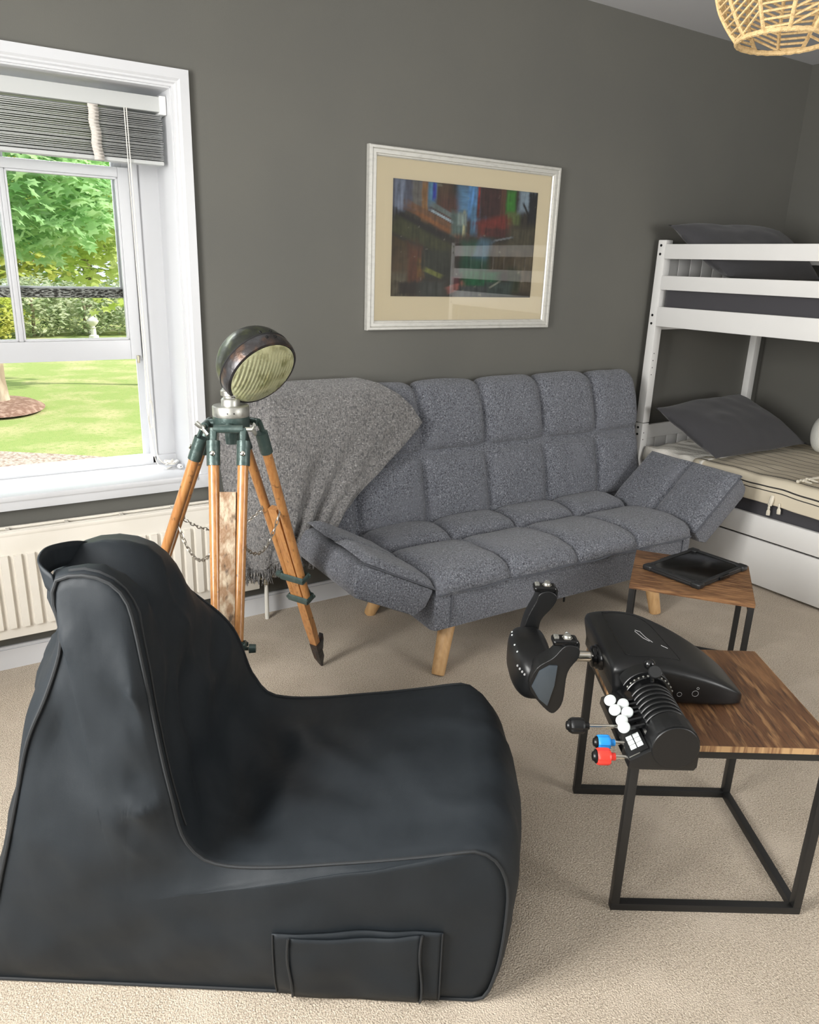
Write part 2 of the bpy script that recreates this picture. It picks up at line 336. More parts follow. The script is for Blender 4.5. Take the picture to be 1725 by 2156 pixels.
# venetian blind gathered at the top of the opening
bl = thing('venetian_blind', 'grey venetian blind gathered up under the window head with tapes and hanging cord', 'blind', (.33, .075, 2.05))
MB().box((-.545, -.03, 0), (.525, .03, .05), .003).build('headrail', M_['slat'], bl)
for sx in (-1, 1): MB().box((sx * .535 - .012, -.034, -.008), (sx * .535 + .012, .034, .054), .004).build('end_cap', M_['plastic_w'], bl)
slat0 = None
def slatfn(u, v): return Vector((lerp(-.53, .53, u), lerp(-.025, .025, v), .0020 * (1 - (2 * v - 1) ** 2)))
for k in range(26):
    z = -.013 - k * .0059 - (.008 if k == 0 else 0) * 0
    Mx = Matrix.Translation((random.uniform(-.002, .002), random.uniform(-.002, .002), z)) @ Matrix.Rotation(random.uniform(-.05, .05), 4, 'X') @ Matrix.Rotation(random.uniform(-.003, .003), 4, 'Y')
    if slat0 is None:
        slat0 = MB().grid(slatfn, 2, 6).build('slat', M_['slat'], bl, solid=.0026); slat0.matrix_local = Mx
    else: inst(slat0, bl, Mx)
MB().box((-.53, -.026, -.178), (.53, .026, -.164), .005).build('bottom_rail', M_['slat'], bl)
for tx in (-.29, .29):
    mb = MB(); pts = []
    for i in range(67):
        z = -.002 - i * .0027; pts.append((tx + .002 * math.sin(i * .23) + i * .00012, -.030 - (.007 if i % 4 < 2 else .001) - .002 * random.random(), z))
    mb.grid(lambda u, v: Vector(pts[round(u * 66)]) + Vector(((v - .5) * .034, 0, 0)), 66, 1)
    mb.build('ladder_tape', M_['tape'], bl, solid=.0012)
def cordpts(P): return catmull(P, 6)
MB().tube(cordpts([(.405, -.034, 0), (.407, -.034, -.4), (.412, -.03, -.8), (.418, -.02, -1.02), (.436, .02, -1.08), (.428, .03, -1.17), (.417, .02, -1.13), (.421, .0, -1.05), (.43, .01, -1.1), (.44, .03, -1.2), (.45, .05, -1.3), (.49, .06, -1.343)]), .0018, 6).build('pull_cord', M_['cord'], bl)
MB().tube(cordpts([(.397, -.034, 0), (.40, -.03, -.5), (.405, -.02, -.9), (.41, .01, -1.1), (.432, .05, -1.24), (.442, .05, -1.32), (.47, .02, -1.343), (.5, .04, -1.343)]), .0018, 6).build('pull_cord', M_['cord'], bl)
pts = []
for i in range(60):
    a = i * .95; pts.append((.497 + .02 * math.cos(a) + random.uniform(-.006, .006), .048 + .022 * math.sin(a * 1.13), -1.345 + .008 + .012 * abs(math.sin(a * .37)) + random.uniform(0, .006)))
MB().tube(catmull(pts, 3), .0018, 6).build('cord_tangle', M_['cord'], bl)
MB().lathe([(.0, 0), (.004, .002), (.0095, .006), (.0095, .02), (.006, .025), (.004, .025), (.003, .01), (0, .01)], 14, axes((.525, .02, -1.339), (.15, -1, .1))).build('cord_bell', M_['plastic_w'], bl)
MB().lathe([(.0, 0), (.004, .002), (.009, .006), (.009, .02), (.006, .024), (0, .024)], 14, axes((.52, .07, -1.338), (.9, .5, .25))).build('cord_bell', M_['plastic_w'], bl)

# left side windows: simple casements; the one nearer the back wall is added for fill light
for wi, (LY0, LY1) in enumerate(LW):
    w2 = thing('window_%d' % (wi + 2), None, None, (XL, 0, 0), kind='structure'); w2['label'] = ('white framed side window behind the camera', 'added white framed side window beside the bean bag, lets in fill light')[wi]
    for a, b in (((-.2, LY0, LZ0), (-.12, LY0 + .07, LZ1)), ((-.2, LY1 - .07, LZ0), (-.12, LY1, LZ1)), ((-.2, LY0, LZ0), (-.12, LY1, LZ0 + .07)), ((-.2, LY0, LZ1 - .07), (-.12, LY1, LZ1)), ((-.19, (LY0 + LY1) / 2 - .02, LZ0), (-.13, (LY0 + LY1) / 2 + .02, LZ1))):
        MB().box(a, b, .004).build('window_frame', M_['white'], w2)
    MB().box((-.3, LY0, LZ0 - .02), (.04, LY1, LZ0), .004).build('window_sill', M_['white'], w2)
    for a, b in (((0, LY0 - .06, LZ0 - .06), (.02, LY0, LZ1 + .06)), ((0, LY1, LZ0 - .06), (.02, LY1 + .06, LZ1 + .06)), ((0, LY0, LZ1), (.02, LY1, LZ1 + .06))):
        MB().box(a, b, .004).build('architrave', M_['white'], w2)

# ------------------------------------------------------------------ radiator
rd = thing('radiator', 'cream panel radiator with vertical ribs under the window', 'radiator', (.37, 0, 0))
RX0, RX1, RZ0, RZ1 = -.80, .755, .165, .585
mb = MB().box((RX0, -.10, RZ0), (RX1, -.092, RZ1), .004); mb.box((RX0, -.102, RZ1 - .02), (RX1, -.086, RZ1), .006)
mb.build('front_panel', M_['beige'], rd)
MB().box((RX0 + .01, -.045, RZ0), (RX1 - .01, -.037, RZ1 - .01), .003).build('rear_panel', M_['beige'], rd)
rib0 = MB().prism([(-.0165, 0), (-.012, -.015), (.012, -.015), (.0165, 0)], 0, .285, None).build('rib', M_['beige'], rd, smooth=20)
n = 0; x = RX0 + .045
while x < RX1 - .03:
    Mx = Matrix.Translation((x, -.0995, RZ0 + .045))
    if n == 0: rib0.matrix_local = Mx
    else: inst(rib0, rd, Mx)
    n += 1; x += .0445
for xx in (RX0, RX1 - .006): MB().box((xx, -.098, RZ0 + .01), (xx + .006, -.035, RZ1 - .004), .002).build('side_panel', M_['beige'], rd)
mb = MB().box((RX0, -.094, RZ1 - .008), (RX1, -.084, RZ1 + .002), .002).box((RX0, -.046, RZ1 - .008), (RX1, -.036, RZ1 + .002), .002)
xx = RX0
while xx < RX1: mb.box((xx, -.09, RZ1 - .006), (xx + .012, -.04, RZ1)); xx += .2
xx = RX0
mb.box((RX0, -.088, RZ1 - .022), (RX1, -.042, RZ1 - .012)); mb.build('top_grille', M_['beige'], rd)
for xx in (RX0 + .2, RX1 - .25): MB().box((xx, -.04, RZ0 + .05), (xx + .03, -.001, RZ1 - .06)).build('wall_bracket', M_['beige'], rd)
MB().tube([(.795, -.075, 0), (.795, -.075, .19)], .0095, 12).build('supply_pipe', M_['pipe'], rd)
v = MB().tube([(.75, -.075, .205), (.83, -.075, .205)], [.009, .009], 10).lathe([(.0, .17), (.014, .17), (.014, .19), (.011, .195), (.015, .2), (.015, .215), (.008, .225), (0, .226)], 12, Matrix.Translation((.795, -.075, 0)))
v.tube([(.83, -.075, .205), (.855, -.075, .21)], [.013, .010], 10); v.build('valve', M_['brass'], rd)

# ------------------------------------------------------------------ framed picture
pic = thing('framed_picture', 'abstract dark colourful painting in a cream mount and silver-grey frame on the grey wall', 'picture', (2.2245, 0, 1.6475))
hw, hh, fw_ = .5345, .379, .042
def frail(a, b, a2, b2):                              # outer a-b, inner a2-b2
    mb = MB(); pr = [(0, 0), (0, -.024), (.08, -.030), (.3, -.030), (.36, -.024), (.42, -.026), (.75, -.026), (.8, -.019), (.9, -.019), (1, -.013), (1, 0)]
    for e0, e1 in ((a, a2), (b, b2)):
        for t, y in pr: mb.v.append(Vector((lerp(e0[0], e1[0], t), y, lerp(e0[1], e1[1], t))))
    k = len(pr)
    for i in range(k): mb.f.append((i, (i + 1) % k, k + (i + 1) % k, k + i))
    mb.f += [tuple(range(k)), tuple(range(k, 2 * k))]
    mb.build('frame_rail', M_['frame'], pic, smooth=25)
O4 = [(-hw, -hh), (hw, -hh), (hw, hh), (-hw, hh)]; I4 = [(-hw + fw_, -hh + fw_), (hw - fw_, -hh + fw_), (hw - fw_, hh - fw_), (-hw + fw_, hh - fw_)]
for i in range(4): frail(O4[i], O4[(i + 1) % 4], I4[i], I4[(i + 1) % 4])
ax0, ax1, az0, az1 = -.4075, .4125, -.2315, .2575
m = MB()
for a, b in (((-.5, -.345), (.5, az0)), ((-.5, az1), (.5, .345)), ((-.5, az0), (ax0, az1)), ((ax1, az0), (.5, az1))): m.box((a[0], -.009, a[1]), (b[0], -.006, b[1]))
m.build('mount', M_['matboard'], pic)
MB().add([(-.495, -.0115, -.34), (.495, -.0115, -.34), (.495, -.0115, .34), (-.495, -.0115, .34)], [(0, 1, 2, 3)]).build('glass', M_['picglass'], pic)
MB().box((-.5, -.004, -.345), (.5, -.001, .345)).build('backing_board', M_['line'], pic)
# the painting: brushed colour patches as a colour attribute on a fine grid
def fbm(x, y, s, o=4):
    r = 0; a = .5
    for i in range(o): r += a * noise.noise(Vector((x * s, y * s, 3.1 + i))); s *= 2; a *= .5
    return r
def paint(u, v):
    # u right 0..1, v up 0..1, linear colour
    n1 = fbm(u, v, 6); n2 = noise.noise(Vector((u * 70, v * 6, 1))); n3 = fbm(u + 5, v, 22); n4 = noise.noise(Vector((u * 9, v * 60, 4)))
    c = Vector((.035, .028, .022)) * (1 + .8 * n2)
    def patch(cx, cy, rx, ry, col, rot=0, soft=.35, amt=1, st=n2):
        nonlocal c
        dx, dy = u - cx, v - cy; ca, sa = math.cos(rot), math.sin(rot); X = (dx * ca + dy * sa) / rx; Y = (-dx * sa + dy * ca) / ry
        d = max(abs(X), abs(Y)) + .35 * n1 + .25 * n3 + .18 * st
        k = amt * (1 - smooth(1 - soft, 1 + soft, d))
        c = c.lerp(Vector(col) * (1 + .55 * st + .5 * n3), max(0, min(1, k)))
    patch(.12, .88, .14, .13, (.10, .11, .16)); patch(.05, .85, .03, .16, (.22, .26, .36)); patch(.16, .86, .03, .12, (.17, .16, .15)); patch(.21, .84, .02, .16, (.30, .15, .05)); patch(.26, .90, .03, .10, (.10, .28, .45)); patch(.27, .92, .012, .07, (.02, .05, .5))
    patch(.33, .88, .05, .12, (.09, .05, .03)); patch(.40, .75, .10, .14, (.10, .04, .03))
    patch(.50, .86, .07, .12, (.13, .30, .50), 0, .4, .9, n4); patch(.525, .87, .03, .16, (.12, .32, .62)); patch(.545, .70, .025, .12, (.10, .24, .40)); patch(.60, .75, .05, .06, (.08, .16, .28), 0, .5, .8, n4)
    patch(.57, .88, .008, .14, (.40, .03, .02)); patch(.66, .86, .09, .15, (.055, .018, .02)); patch(.745, .88, .02, .14, (.12, .05, .03))
    patch(.80, .89, .035, .11, (.05, .26, .03)); patch(.82, .74, .05, .06, (.12, .16, .05)); patch(.92, .90, .06, .10, (.28, .36, .44), 0, .3); patch(.965, .85, .03, .14, (.01, .012, .02)); patch(.915, .83, .008, .06, (.01, .01, .012), .4)
    patch(.68, .66, .12, .07, (.20, .025, .02), .35); patch(.72, .60, .10, .04, (.09, .02, .02))
    patch(.30, .66, .20, .035, (.30, .12, .04), -.55); patch(.24, .72, .16, .022, (.20, .10, .05), -.55); patch(.33, .71, .10, .010, (.42, .52, .6), -.55, .2); patch(.33, .76, .10, .02, (.16, .20, .20), -.55)
    patch(.17, .62, .20, .04, (.012, .011, .012), -.55); patch(.20, .52, .22, .06, (.055, .06, .025), -.55); patch(.12, .38, .14, .06, (.09, .06, .02), -.55)
    patch(.44, .66, .05, .10, (.12, .18, .17)); patch(.475, .66, .008, .10, (.62, .60, .36), 0, .4); patch(.46, .70, .03, .05, (.30, .38, .36))
    patch(.10, .22, .10, .22, (.10, .065, .035)); patch(.16, .28, .05, .18, (.12, .04, .02)); patch(.06, .10, .05, .12, (.14, .12, .08)); patch(.20, .26, .025, .08, (.22, .10, .02)); patch(.14, .08, .10, .06, (.03, .02, .018))
    patch(.30, .30, .10, .12, (.035, .04, .03)); patch(.28, .22, .06, .018, (.20, .22, .05), -.5); patch(.28, .08, .09, .07, (.05, .055, .05))
    patch(.44, .10, .07, .030, (.38, .13, .11), .5, .4); patch(.44, .16, .03, .03, (.12, .04, .05))
    patch(.47, .45, .04, .10, (.07, .035, .035)); patch(.56, .38, .10, .14, (.02, .09, .055)); patch(.62, .18, .13, .07, (.012, .13, .05)); patch(.62, .45, .05, .09, (.10, .20, .30), -.3, .5, .8)
    patch(.80, .38, .12, .12, (.08, .06, .035)); patch(.90, .55, .10, .12, (.09, .08, .05)); patch(.93, .25, .08, .2, (.13, .105, .07)); patch(.86, .16, .05, .12, (.05, .06, .03)); patch(.75, .09, .10, .07, (.06, .085, .075)); patch(.56, .06, .10, .05, (.07, .08, .08))
    patch(.72, .13, .05, .008, (.30, .32, .26), .7, .3); patch(.76, .55, .07, .008, (.22, .24, .26), .3, .3)
    if n3 > .40: c = c.lerp(Vector((.30, .29, .22)), .4)
    return (max(0, c.x), max(0, c.y), max(0, c.z), 1)
NU, NV = 190, 115
mb = MB().grid(lambda u, v: Vector((lerp(ax0 - .005, ax1 + .005, u), -.0052, lerp(az0 - .005, az1 + .005, v))), NU, NV)
pm = bpy.data.materials.new('oil_painting'); pm.use_nodes = True
an = pm.node_tree.nodes.new('ShaderNodeVertexColor'); an.layer_name = 'paint'
pm.node_tree.links.new(an.outputs[0], pm.node_tree.nodes['Principled BSDF'].inputs['Base Color']); pm.node_tree.nodes['Principled BSDF'].inputs['Roughness'].default_value = .6
art = mb.build('artwork', pm, pic, smooth=0, fix=False)
ca = art.data.color_attributes.new('paint', 'FLOAT_COLOR', 'POINT'); flat = []
for i in range(NU + 1):
    for j in range(NV + 1): flat += paint(i / NU, j / NV)
ca.data.foreach_set('color', flat)

# ------------------------------------------------------------------ sofa bed
SX, SY = 2.25, -.55
sofa = thing('sofa_bed', 'grey tufted fabric sofa bed with splayed arms and oak legs against the wall', 'sofa', (SX, SY, 0))
def loc(P): return Vector((P[0] - SX, P[1] - SY, P[2]))
Myz = Matrix(((0, 0, 1, -SX), (1, 0, 0, -SY), (0, 1, 0, 0), (0, 0, 0, 1)))      # prism: poly in (y,z), height = x
Mxz = Matrix(((1, 0, 0, -SX), (0, 0, 1, -SY), (0, 1, 0, 0), (0, 0, 0, 1)))      # prism: poly in (x,z), height = y
def bulge(s, t, p=4, q=4):
    return max(0, (1 - abs(2 * s - 1) ** p)) ** .55 * max(0, (1 - abs(2 * t - 1) ** q)) ** .55
def path_pt(P, v):
    L = [0]
    for a, b in zip(P, P[1:]): L.append(L[-1] + math.hypot(b[0] - a[0], b[1] - a[1]))
    d = v * L[-1]
    for i in range(len(P) - 1):
        if d <= L[i + 1] or i == len(P) - 2:
            t = (d - L[i]) / (L[i + 1] - L[i]); a, b = P[i], P[i + 1]
            return (lerp(a[0], b[0], t), lerp(a[1], b[1], t)), (b[0] - a[0], b[1] - a[1])
def tuft(parent, name, x0, x1, P, h, nu=16, nv=14, side=1, ps=4, qs=4, wob=0):
    """upholstered panel: spans x0..x1, follows the (y,z) path P, bulging to the left of the path"""
    P2 = P
    def fn(s, t):
        (y, z), d = path_pt(P2, t); l = math.hypot(*d)
        nx, nz_ = -d[1] / l * side, d[0] / l * side
        b = bulge(s, t, ps, qs) * h - .012
        b += wob * noise.noise(Vector((lerp(x0, x1, s) * 7, y * 9, z * 9)))
        return loc((lerp(x0, x1, s), y + nx * b, z + nz_ * b))
    return MB().grid(fn, nu, nv).build(name, M_['grey_fabric'], parent, smooth=70)
cols = [1.53, 1.90, 2.27, 2.64, 3.01]
# seat
seat = MB().prism([(-.885, .35), (-.885, .205), (-.845, .195), (-.25, .21), (-.22, .41), (-.5, .385), (-.82, .375)], 1.53, 3.01, Myz, .012).build('seat', M_['grey_fabric'], sofa)
fr_path = [(-.893, .345), (-.885, .385), (-.855, .415), (-.76, .428), (-.62, .418), (-.515, .398), (-.485, .380)]
re_path = [(-.488, .380), (-.45, .405), (-.37, .415), (-.29, .405), (-.25, .375)]
for a, b in zip(cols, cols[1:]):
    tuft(seat, 'tufted_panel', a, b, fr_path, .034, 20, 20, -1 if False else 1, 5, 6, .006)
    tuft(seat, 'tufted_panel', a, b, re_path, .045, 18, 14, 1, 5, 4, .006)
MB().tube([loc((lerp(1.54, 3.0, i / 40), -.8935 + .004 * math.sin(i), .357 + .004 * math.sin(i * .8))) for i in range(41)], .0045, 6).build('piping', M_['piping_grey'], seat)
for x in (1.60, 2.95): MB().tube([loc((x, -.888, .35)), loc((x, -.889, .28)), loc((x, -.882, .21))], .003, 5).build('stitched_seam', M_['piping_grey'], seat)
MB().box(loc((2.205, -.885, .185)), loc((2.212, -.878, .207)), .002).build('zip_pull', M_['bolt'], seat)
# backrest: six columns, two rows, rolled over the top
bc = [1.165, 1.53, 1.90, 2.27, 2.64, 3.01, 3.335]
back = MB().prism([(-.27, .36), (-.195, .72), (-.125, .98), (-.085, 1.01), (-.03, 1.0), (-.02, .92), (-.13, .36)], 1.172, 3.328, Myz, .015).build('backrest', M_['grey_fabric'], sofa)
lo_path = [(-.262, .385), (-.255, .43), (-.235, .53), (-.212, .63), (-.190, .715)]
up_path = [(-.190, .725), (-.178, .80), (-.155, .90), (-.125, .975), (-.095, 1.005), (-.05, 1.012), (-.02, .99)]
for a, b in zip(bc, bc[1:]):
    tuft(back, 'tufted_panel', a, b, lo_path, .052, 18, 16, 1, 5, 5, .006)
    tuft(back, 'tufted_panel', a, b, up_path, .05, 18, 22, 1, 5, 7, .006)
# arms: padded wings hinged at the seat edge
def arm(sgn, xi, zi, ang, ln, th, y0, y1):
    d = Vector((sgn * math.cos(ang), math.sin(ang))); nrm = Vector((-d.y * sgn * sgn, 0)); nrm = Vector((-sgn * math.sin(ang), math.cos(ang)))
    P0 = Vector((xi, zi))
    poly = [P0 - nrm * .012, P0 + d * (ln - .03) - nrm * .012, P0 + d * ln - nrm * .035, P0 + d * ln - nrm * (th - .03), P0 + d * (ln - .03) - nrm * th, P0 + d * .03 - nrm * th * .95, P0 - nrm * th * .6]
    o = MB().prism([(p.x, p.y) for p in poly], y0, y1, Mxz, .014).build('armrest', M_['grey_fabric'], sofa)
    ym = lerp(y0, y1, .5)
    for a, b in ((y0, ym), (ym, y1)):
        def fn(s, t):
            e = P0 + d * (s * ln * 1.005); h = bulge(s, t, 7, 6) * .036 - .0075 + .005 * noise.noise(Vector((e.x * 8, t * 3 + a * 9, e.y * 8)))
            q = e + nrm * h
            return loc((q.x, lerp(a, b, t), q.y))
        MB().grid(fn, 20, 16).build('tufted_panel', M_['grey_fabric'], o, smooth=70)
    e0, e1 = P0 + nrm * -.008, P0 + d * ln + nrm * -.012
    MB().tube([loc((lerp(e0.x, e1.x, i / 12), y0 - .002, lerp(e0.y, e1.y, i / 12))) for i in range(13)], .004, 6).build('piping', M_['piping_grey'], o)
    return o
arm(1, 3.03, .375, math.radians(41), .385, .135, -.885, -.33)
arm(-1, 1.525, .395, math.radians(28), .345, .14, -.885, -.40)
for top, ft in (((1.665, -.79, .23), (1.566, -.868, 0)), ((2.80, -.83, .23), (2.811, -.897, 0)), ((1.66, -.33, .23), (1.60, -.25, 0)), ((2.86, -.33, .23), (2.92, -.25, 0))):
    MB().tube([loc(top), loc(Vector(top).lerp(Vector(ft), .97)), loc(ft)], [.036, .027, .025], 18).build('leg', M_['oak'], sofa)

# throw draped over the left end of the backrest
th = thing('throw_blanket', 'grey woven fringed throw draped over the left end of the sofa back', 'blanket', (1.4, -.25, 0))
def thr(u, t):
    # t: 0 behind the top edge .. 1 hem
    L = .24 + t * .76
    zt = pw(t, [(0, .93), (.06, 1.045), (.10, 1.068), (.14, 1.06), (1, .41)])
    z = zt
    xl = pw(-z, [(-1.07, 1.10), (-1.04, 1.05), (-1.0, 1.022), (-.87, .992), (-.6, .985), (-.43, 1.0), (-.3, 1.03)])
    xr = pw(-z, [(-1.07, 1.60), (-1.05, 1.69), (-1.0, 1.775), (-.95, 1.822), (-.88, 1.868), (-.82, 1.80), (-.58, 1.49), (-.45, 1.36), (-.3, 1.27)])
    if t < .10: xl, xr = 1.10, 1.60
    hang = smooth(.5, 1, t)
    z += (.06 * (u - .5) - .03 * math.sin(u * 9)) * hang - .05 * hang * (1 - u)
    x = lerp(xl, xr, u)
    yf = pw(z, [(.3, -.365), (.45, -.345), (.60, -.30), (.72, -.262), (.86, -.232), (.96, -.202), (1.02, -.165), (1.05, -.125), (1.068, -.08)])
    if t < .10: yf = pw(t, [(0, -.012), (.06, -.03), (.10, -.08)])
    wrap = max(0, 1.16 - x)
    y = yf + wrap * 1.1 * smooth(1.06, .95, z)
    fold = smooth(1.02, .55, z)
    ph = u * 30 + 2.2 * noise.noise(Vector((u * 3, t * 2, 0))) + z * 4
    y -= (.016 * math.sin(ph) + .010 * math.sin(ph * .47 + 1)) * fold * (1 - .55 * u) + .006 * noise.noise(Vector((x * 14, z * 14, 2)))
    if u > .55: y -= .02 * smooth(.72, .5, z) * math.sin((u - .55) * 40)
    x += .012 * math.sin(t * 9) * (1 - u) * fold
    y = min(y, -.008)
    return Vector((x - 1.4, y + .25, z))
tb = MB().grid(thr, 90, 90).build('blanket_cloth', M_['throw'], th, smooth=80, solid=.010)
fr = MB()
for i in range(230):
    u = i / 229; p = thr(u, 1); a = random.uniform(-.25, .25); l = random.uniform(.045, .075)
    q = [p, p + Vector((a * .02, random.uniform(-.008, .006), -l * .45)), p + Vector((a * .06, random.uniform(-.014, .01), -l))]
    fr.tube(q, [.0022, .002, .0012], 4)
fr.build('fringe', M_['throw'], th, kind='stuff')

# ------------------------------------------------------------------ tripod floor lamp
TC = Vector((.787, -.785, 0)); TH = 1.055
tl = thing('tripod_lamp', 'vintage headlamp mounted on a wooden surveyor tripod with chains beside the window', 'floor lamp', TC)
AN = [math.radians(a) for a in (26.7, 150.3, -116.5)]; TR = .457
head = MB().lathe([(0, 1.05), (.055, 1.05), (.056, 1.052), (.056, 1.088), (.054, 1.09), (0, 1.09)], 40).build('tripod_head', M_['green_metal'], tl)
MB().lathe([(0, 1.088), (.0555, 1.088), (.0565, 1.09), (.0565, 1.118), (.054, 1.121), (0, 1.121)], 40).build('head_plate', M_['steel'], tl)
for a in (-2.1, -1.75): MB().lathe([(0, 0), (.0022, 0), (.0022, .001), (0, .001)], 8, axes((.0566 * math.cos(a), .0566 * math.sin(a), 1.104), (math.cos(a), math.sin(a), 0))).build('set_screw', M_['bolt'], tl)
MB().lathe([(0, 1.119), (.029, 1.119), (.029, 1.138), (.0265, 1.142), (.022, 1.145), (.022, 1.149), (.029, 1.152), (.0295, 1.166), (.024, 1.172), (.018, 1.19), (0, 1.19)], 28).build('neck', M_['steel'], tl)
MB().lathe([(0, 1.0), (.02, 1.0), (.024, 1.052), (0, 1.052)], 18).build('centre_boss', M_['green_metal'], tl)
def legframe(a):
    top = Vector((.075 * math.cos(a), .075 * math.sin(a), TH)); ft = Vector((TR * math.cos(a), TR * math.sin(a), 0))
    d = (ft - top); L = d.length; zz = d.normalized(); sidev = Vector((-math.sin(a), math.cos(a), 0)); out = sidev.cross(zz)
    if out.dot(Vector((math.cos(a), math.sin(a), 0))) < 0: out = -out
    M = Matrix(((sidev.x, out.x, zz.x, top.x), (sidev.y, out.y, zz.y, top.y), (sidev.z, out.z, zz.z, top.z), (0, 0, 0, 1)))
    return M, L
ringpos = []
for li, a in enumerate(AN):
    M, L = legframe(a)
    # local frame: x across, y outward, z down the leg
    T1 = .66 * L
    hw_ = lambda t: lerp(.046, .030, t / T1)
    mb = MB()
    for s in (-1, 1):
        P = [M @ Vector((s * hw_(.04), 0, .04)), M @ Vector((s * hw_(T1 * .5), 0, T1 * .5)), M @ Vector((s * hw_(T1), 0, T1))]
        mb.tube(P, [.0165, .016, .0145], 14, sx=1, sy=1)
    leg = mb.build('leg', M_['wood'], tl)
    # sliding lower board
    bt = .165 * L if li == 2 else .30 * L
    mb = MB(); sec = [(bt, .024 if li == 2 else .019, .012), (T1, .0215 if li == 2 else .0175, .0125), (.80 * L, .019, .0125), (.93 * L, .013, .012)]
    vs = []
    for z, x, y in sec: vs += [M @ Vector((-x, -y, z)), M @ Vector((x, -y, z)), M @ Vector((x, y, z)), M @ Vector((-x, y, z))]
    fs = [(0, 1, 2, 3), (12, 13, 14, 15)]
    for k in range(3):
        for e in range(4): fs.append((k * 4 + e, k * 4 + (e + 1) % 4, k * 4 + 4 + (e + 1) % 4, k * 4 + 4 + e))
    mb.add(vs, fs); mb.build('sliding_board', M_['wood_worn'] if li == 2 else M_['wood'], leg, smooth=30)
    # iron shoe with step
    mb = MB(); vs = []
    for z, x, y in ((.885 * L, .0175, .0145), (.955 * L, .015, .014), (.965 * L, .012, .012), (L * 1.0, .003, .003)): vs += [M @ Vector((-x, -y, z)), M @ Vector((x, -y, z)), M @ Vector((x, y, z)), M @ Vector((-x, y, z))]
    mb.add(vs, fs); mb.prism([(0, 0), (.035, -.03), (.03, -.004), (.012, .035), (0, .03)], -.010, .010, M @ Matrix(((0, 0, 1, 0), (1, 0, 0, .012), (0, 1, 0, .90 * L), (0, 0, 0, 1))), .002)
    mb.build('iron_shoe', M_['iron'], leg, smooth=30)
    for zb in (.905, .94): MB().lathe([(0, 0), (.004, 0), (.003, .003), (0, .0035)], 8, M @ axes((0, .014, zb * L), (0, 1, 0), Vector((1, 0, 0)))).build('shoe_rivet', M_['bolt'], leg)
    # double clamp with connecting strap and screw knob
    mb = MB()
    for z0, wx in ((.575 * L, .052), (.665 * L, .045)):
        pr = [(-wx, -.019), (wx, -.019), (wx, .019), (-wx, .019)]
        for e in range(4):
            p, q = pr[e], pr[(e + 1) % 4]
            A = M @ Vector((p[0], p[1], z0)); B = M @ Vector((q[0], q[1], z0)); mb.tube([A, B], .0085, 6, sx=1.5, sy=.5)
            mb.tube([A - (B - A).normalized() * .003, A + (B - A).normalized() * .003], .009, 6)
    for s in (-1, 1): mb.tube([M @ Vector((s * .04, .021, .575 * L)), M @ Vector((s * .012, .024, .62 * L)), M @ Vector((s * .034, .021, .665 * L))], .005, 6)
    mb.build('clamp', M_['green_metal'], leg)
    kx = 1
    MB().tube([M @ Vector((kx * .05, 0, .585 * L)), M @ Vector((kx * .062, 0, .585 * L))], .006, 8).tube([M @ Vector((kx * .064, 0, .585 * L)), M @ Vector((kx * .084, 0, .585 * L))], [.014, .013], 10).build('clamp_knob', M_['green_metal'], leg)
    # cast hinge: two sockets over the rod tops, side cheeks and a cross bar with wing nut
    for s in (-1, 1):
        P = [M @ Vector((s * hw_(.03), 0, .030)), M @ Vector((s * hw_(.10), 0, .105))]
        mb = MB().tube(P, [.0205, .0205], 16)
        A = M @ Vector((s * .044, .004, -.008)); B = M @ Vector((s * hw_(.08), .014, .072)); mb.tube([A, A.lerp(B, .5), B], [.010, .0085, .008], 8, sx=.75, sy=1.2)
        so = mb.build('hinge_socket', M_['green_metal'], leg)
        MB().lathe([(0, 0), (.0085, 0), (.0085, .004), (.006, .006), (0, .0065)], 6, M @ axes((s * hw_(.07), .0195, .070), (0, 1, 0), Vector((1, 0, 0)))).build('hex_bolt', M_['chrome'], leg)
    mb = MB().tube([M @ Vector((-.044, .002, -.006)), M @ Vector((.044, .002, -.006))], .0125, 14); mb.tube([M @ Vector((0, .002, -.006)), Vector((.035 * math.cos(a), .035 * math.sin(a), TH + .01))], [.013, .016], 10)
    mb.build('hinge_bar', M_['green_metal'], leg)
    mb = MB().tube([M @ Vector((.05, .002, -.006)), M @ Vector((.072, .002, -.006))], .007, 10)
    for s in (-1, 1): mb.tube([M @ Vector((.070, .002, -.006)), M @ Vector((.076, .002 + s * .010, -.006 - s * .006)), M @ Vector((.080, .002 + s * .022, -.006 - s * .012))], [.004, .008, .0075], 8, sx=1, sy=.45)
    mb.build('wing_nut', M_['steel'], leg)
    ringpos.append([M @ Vector((s * (hw_(.36) + .0), -.017, .30 * L)) for s in (-1, 1)])
# safety chains between neighbouring legs
def chain(A, B, sag, n):
    mb = MB(); pts = []
    for i in range(n + 1):
        t = i / n; p = A.lerp(B, t); p.z -= sag * 4 * t * (1 - t); pts.append(p)
    for i in range(n):
        c = (pts[i] + pts[i + 1]) / 2; d = (pts[i + 1] - pts[i]); l = d.length; d.normalize()
        ref = Vector((0, 0, 1)) if abs(d.z) < .8 else Vector((1, 0, 0)); s = d.cross(ref).normalized(); u2 = d.cross(s)
        w_ = s if i % 2 else u2; ring = []
        for k in range(10):
            an_ = 2 * PI * k / 10; ring.append(c + d * math.cos(an_) * l * .72 + w_ * math.sin(an_) * .0052)
        mb.tube(ring, .0016, 5, closed=True)
    for e in (A, B): mb.tube([e, e + Vector((0, 0, .012))], .0035, 6)
    return mb.build('safety_chain', M_['chain'], tl)
# leg order: 0 right, 1 left(rear), 2 near
chain(ringpos[0][0], ringpos[2][1], .085, 18)
chain(ringpos[2][0], ringpos[1][1], .085, 18)
chain(ringpos[1][0], ringpos[0][1], .06, 26)
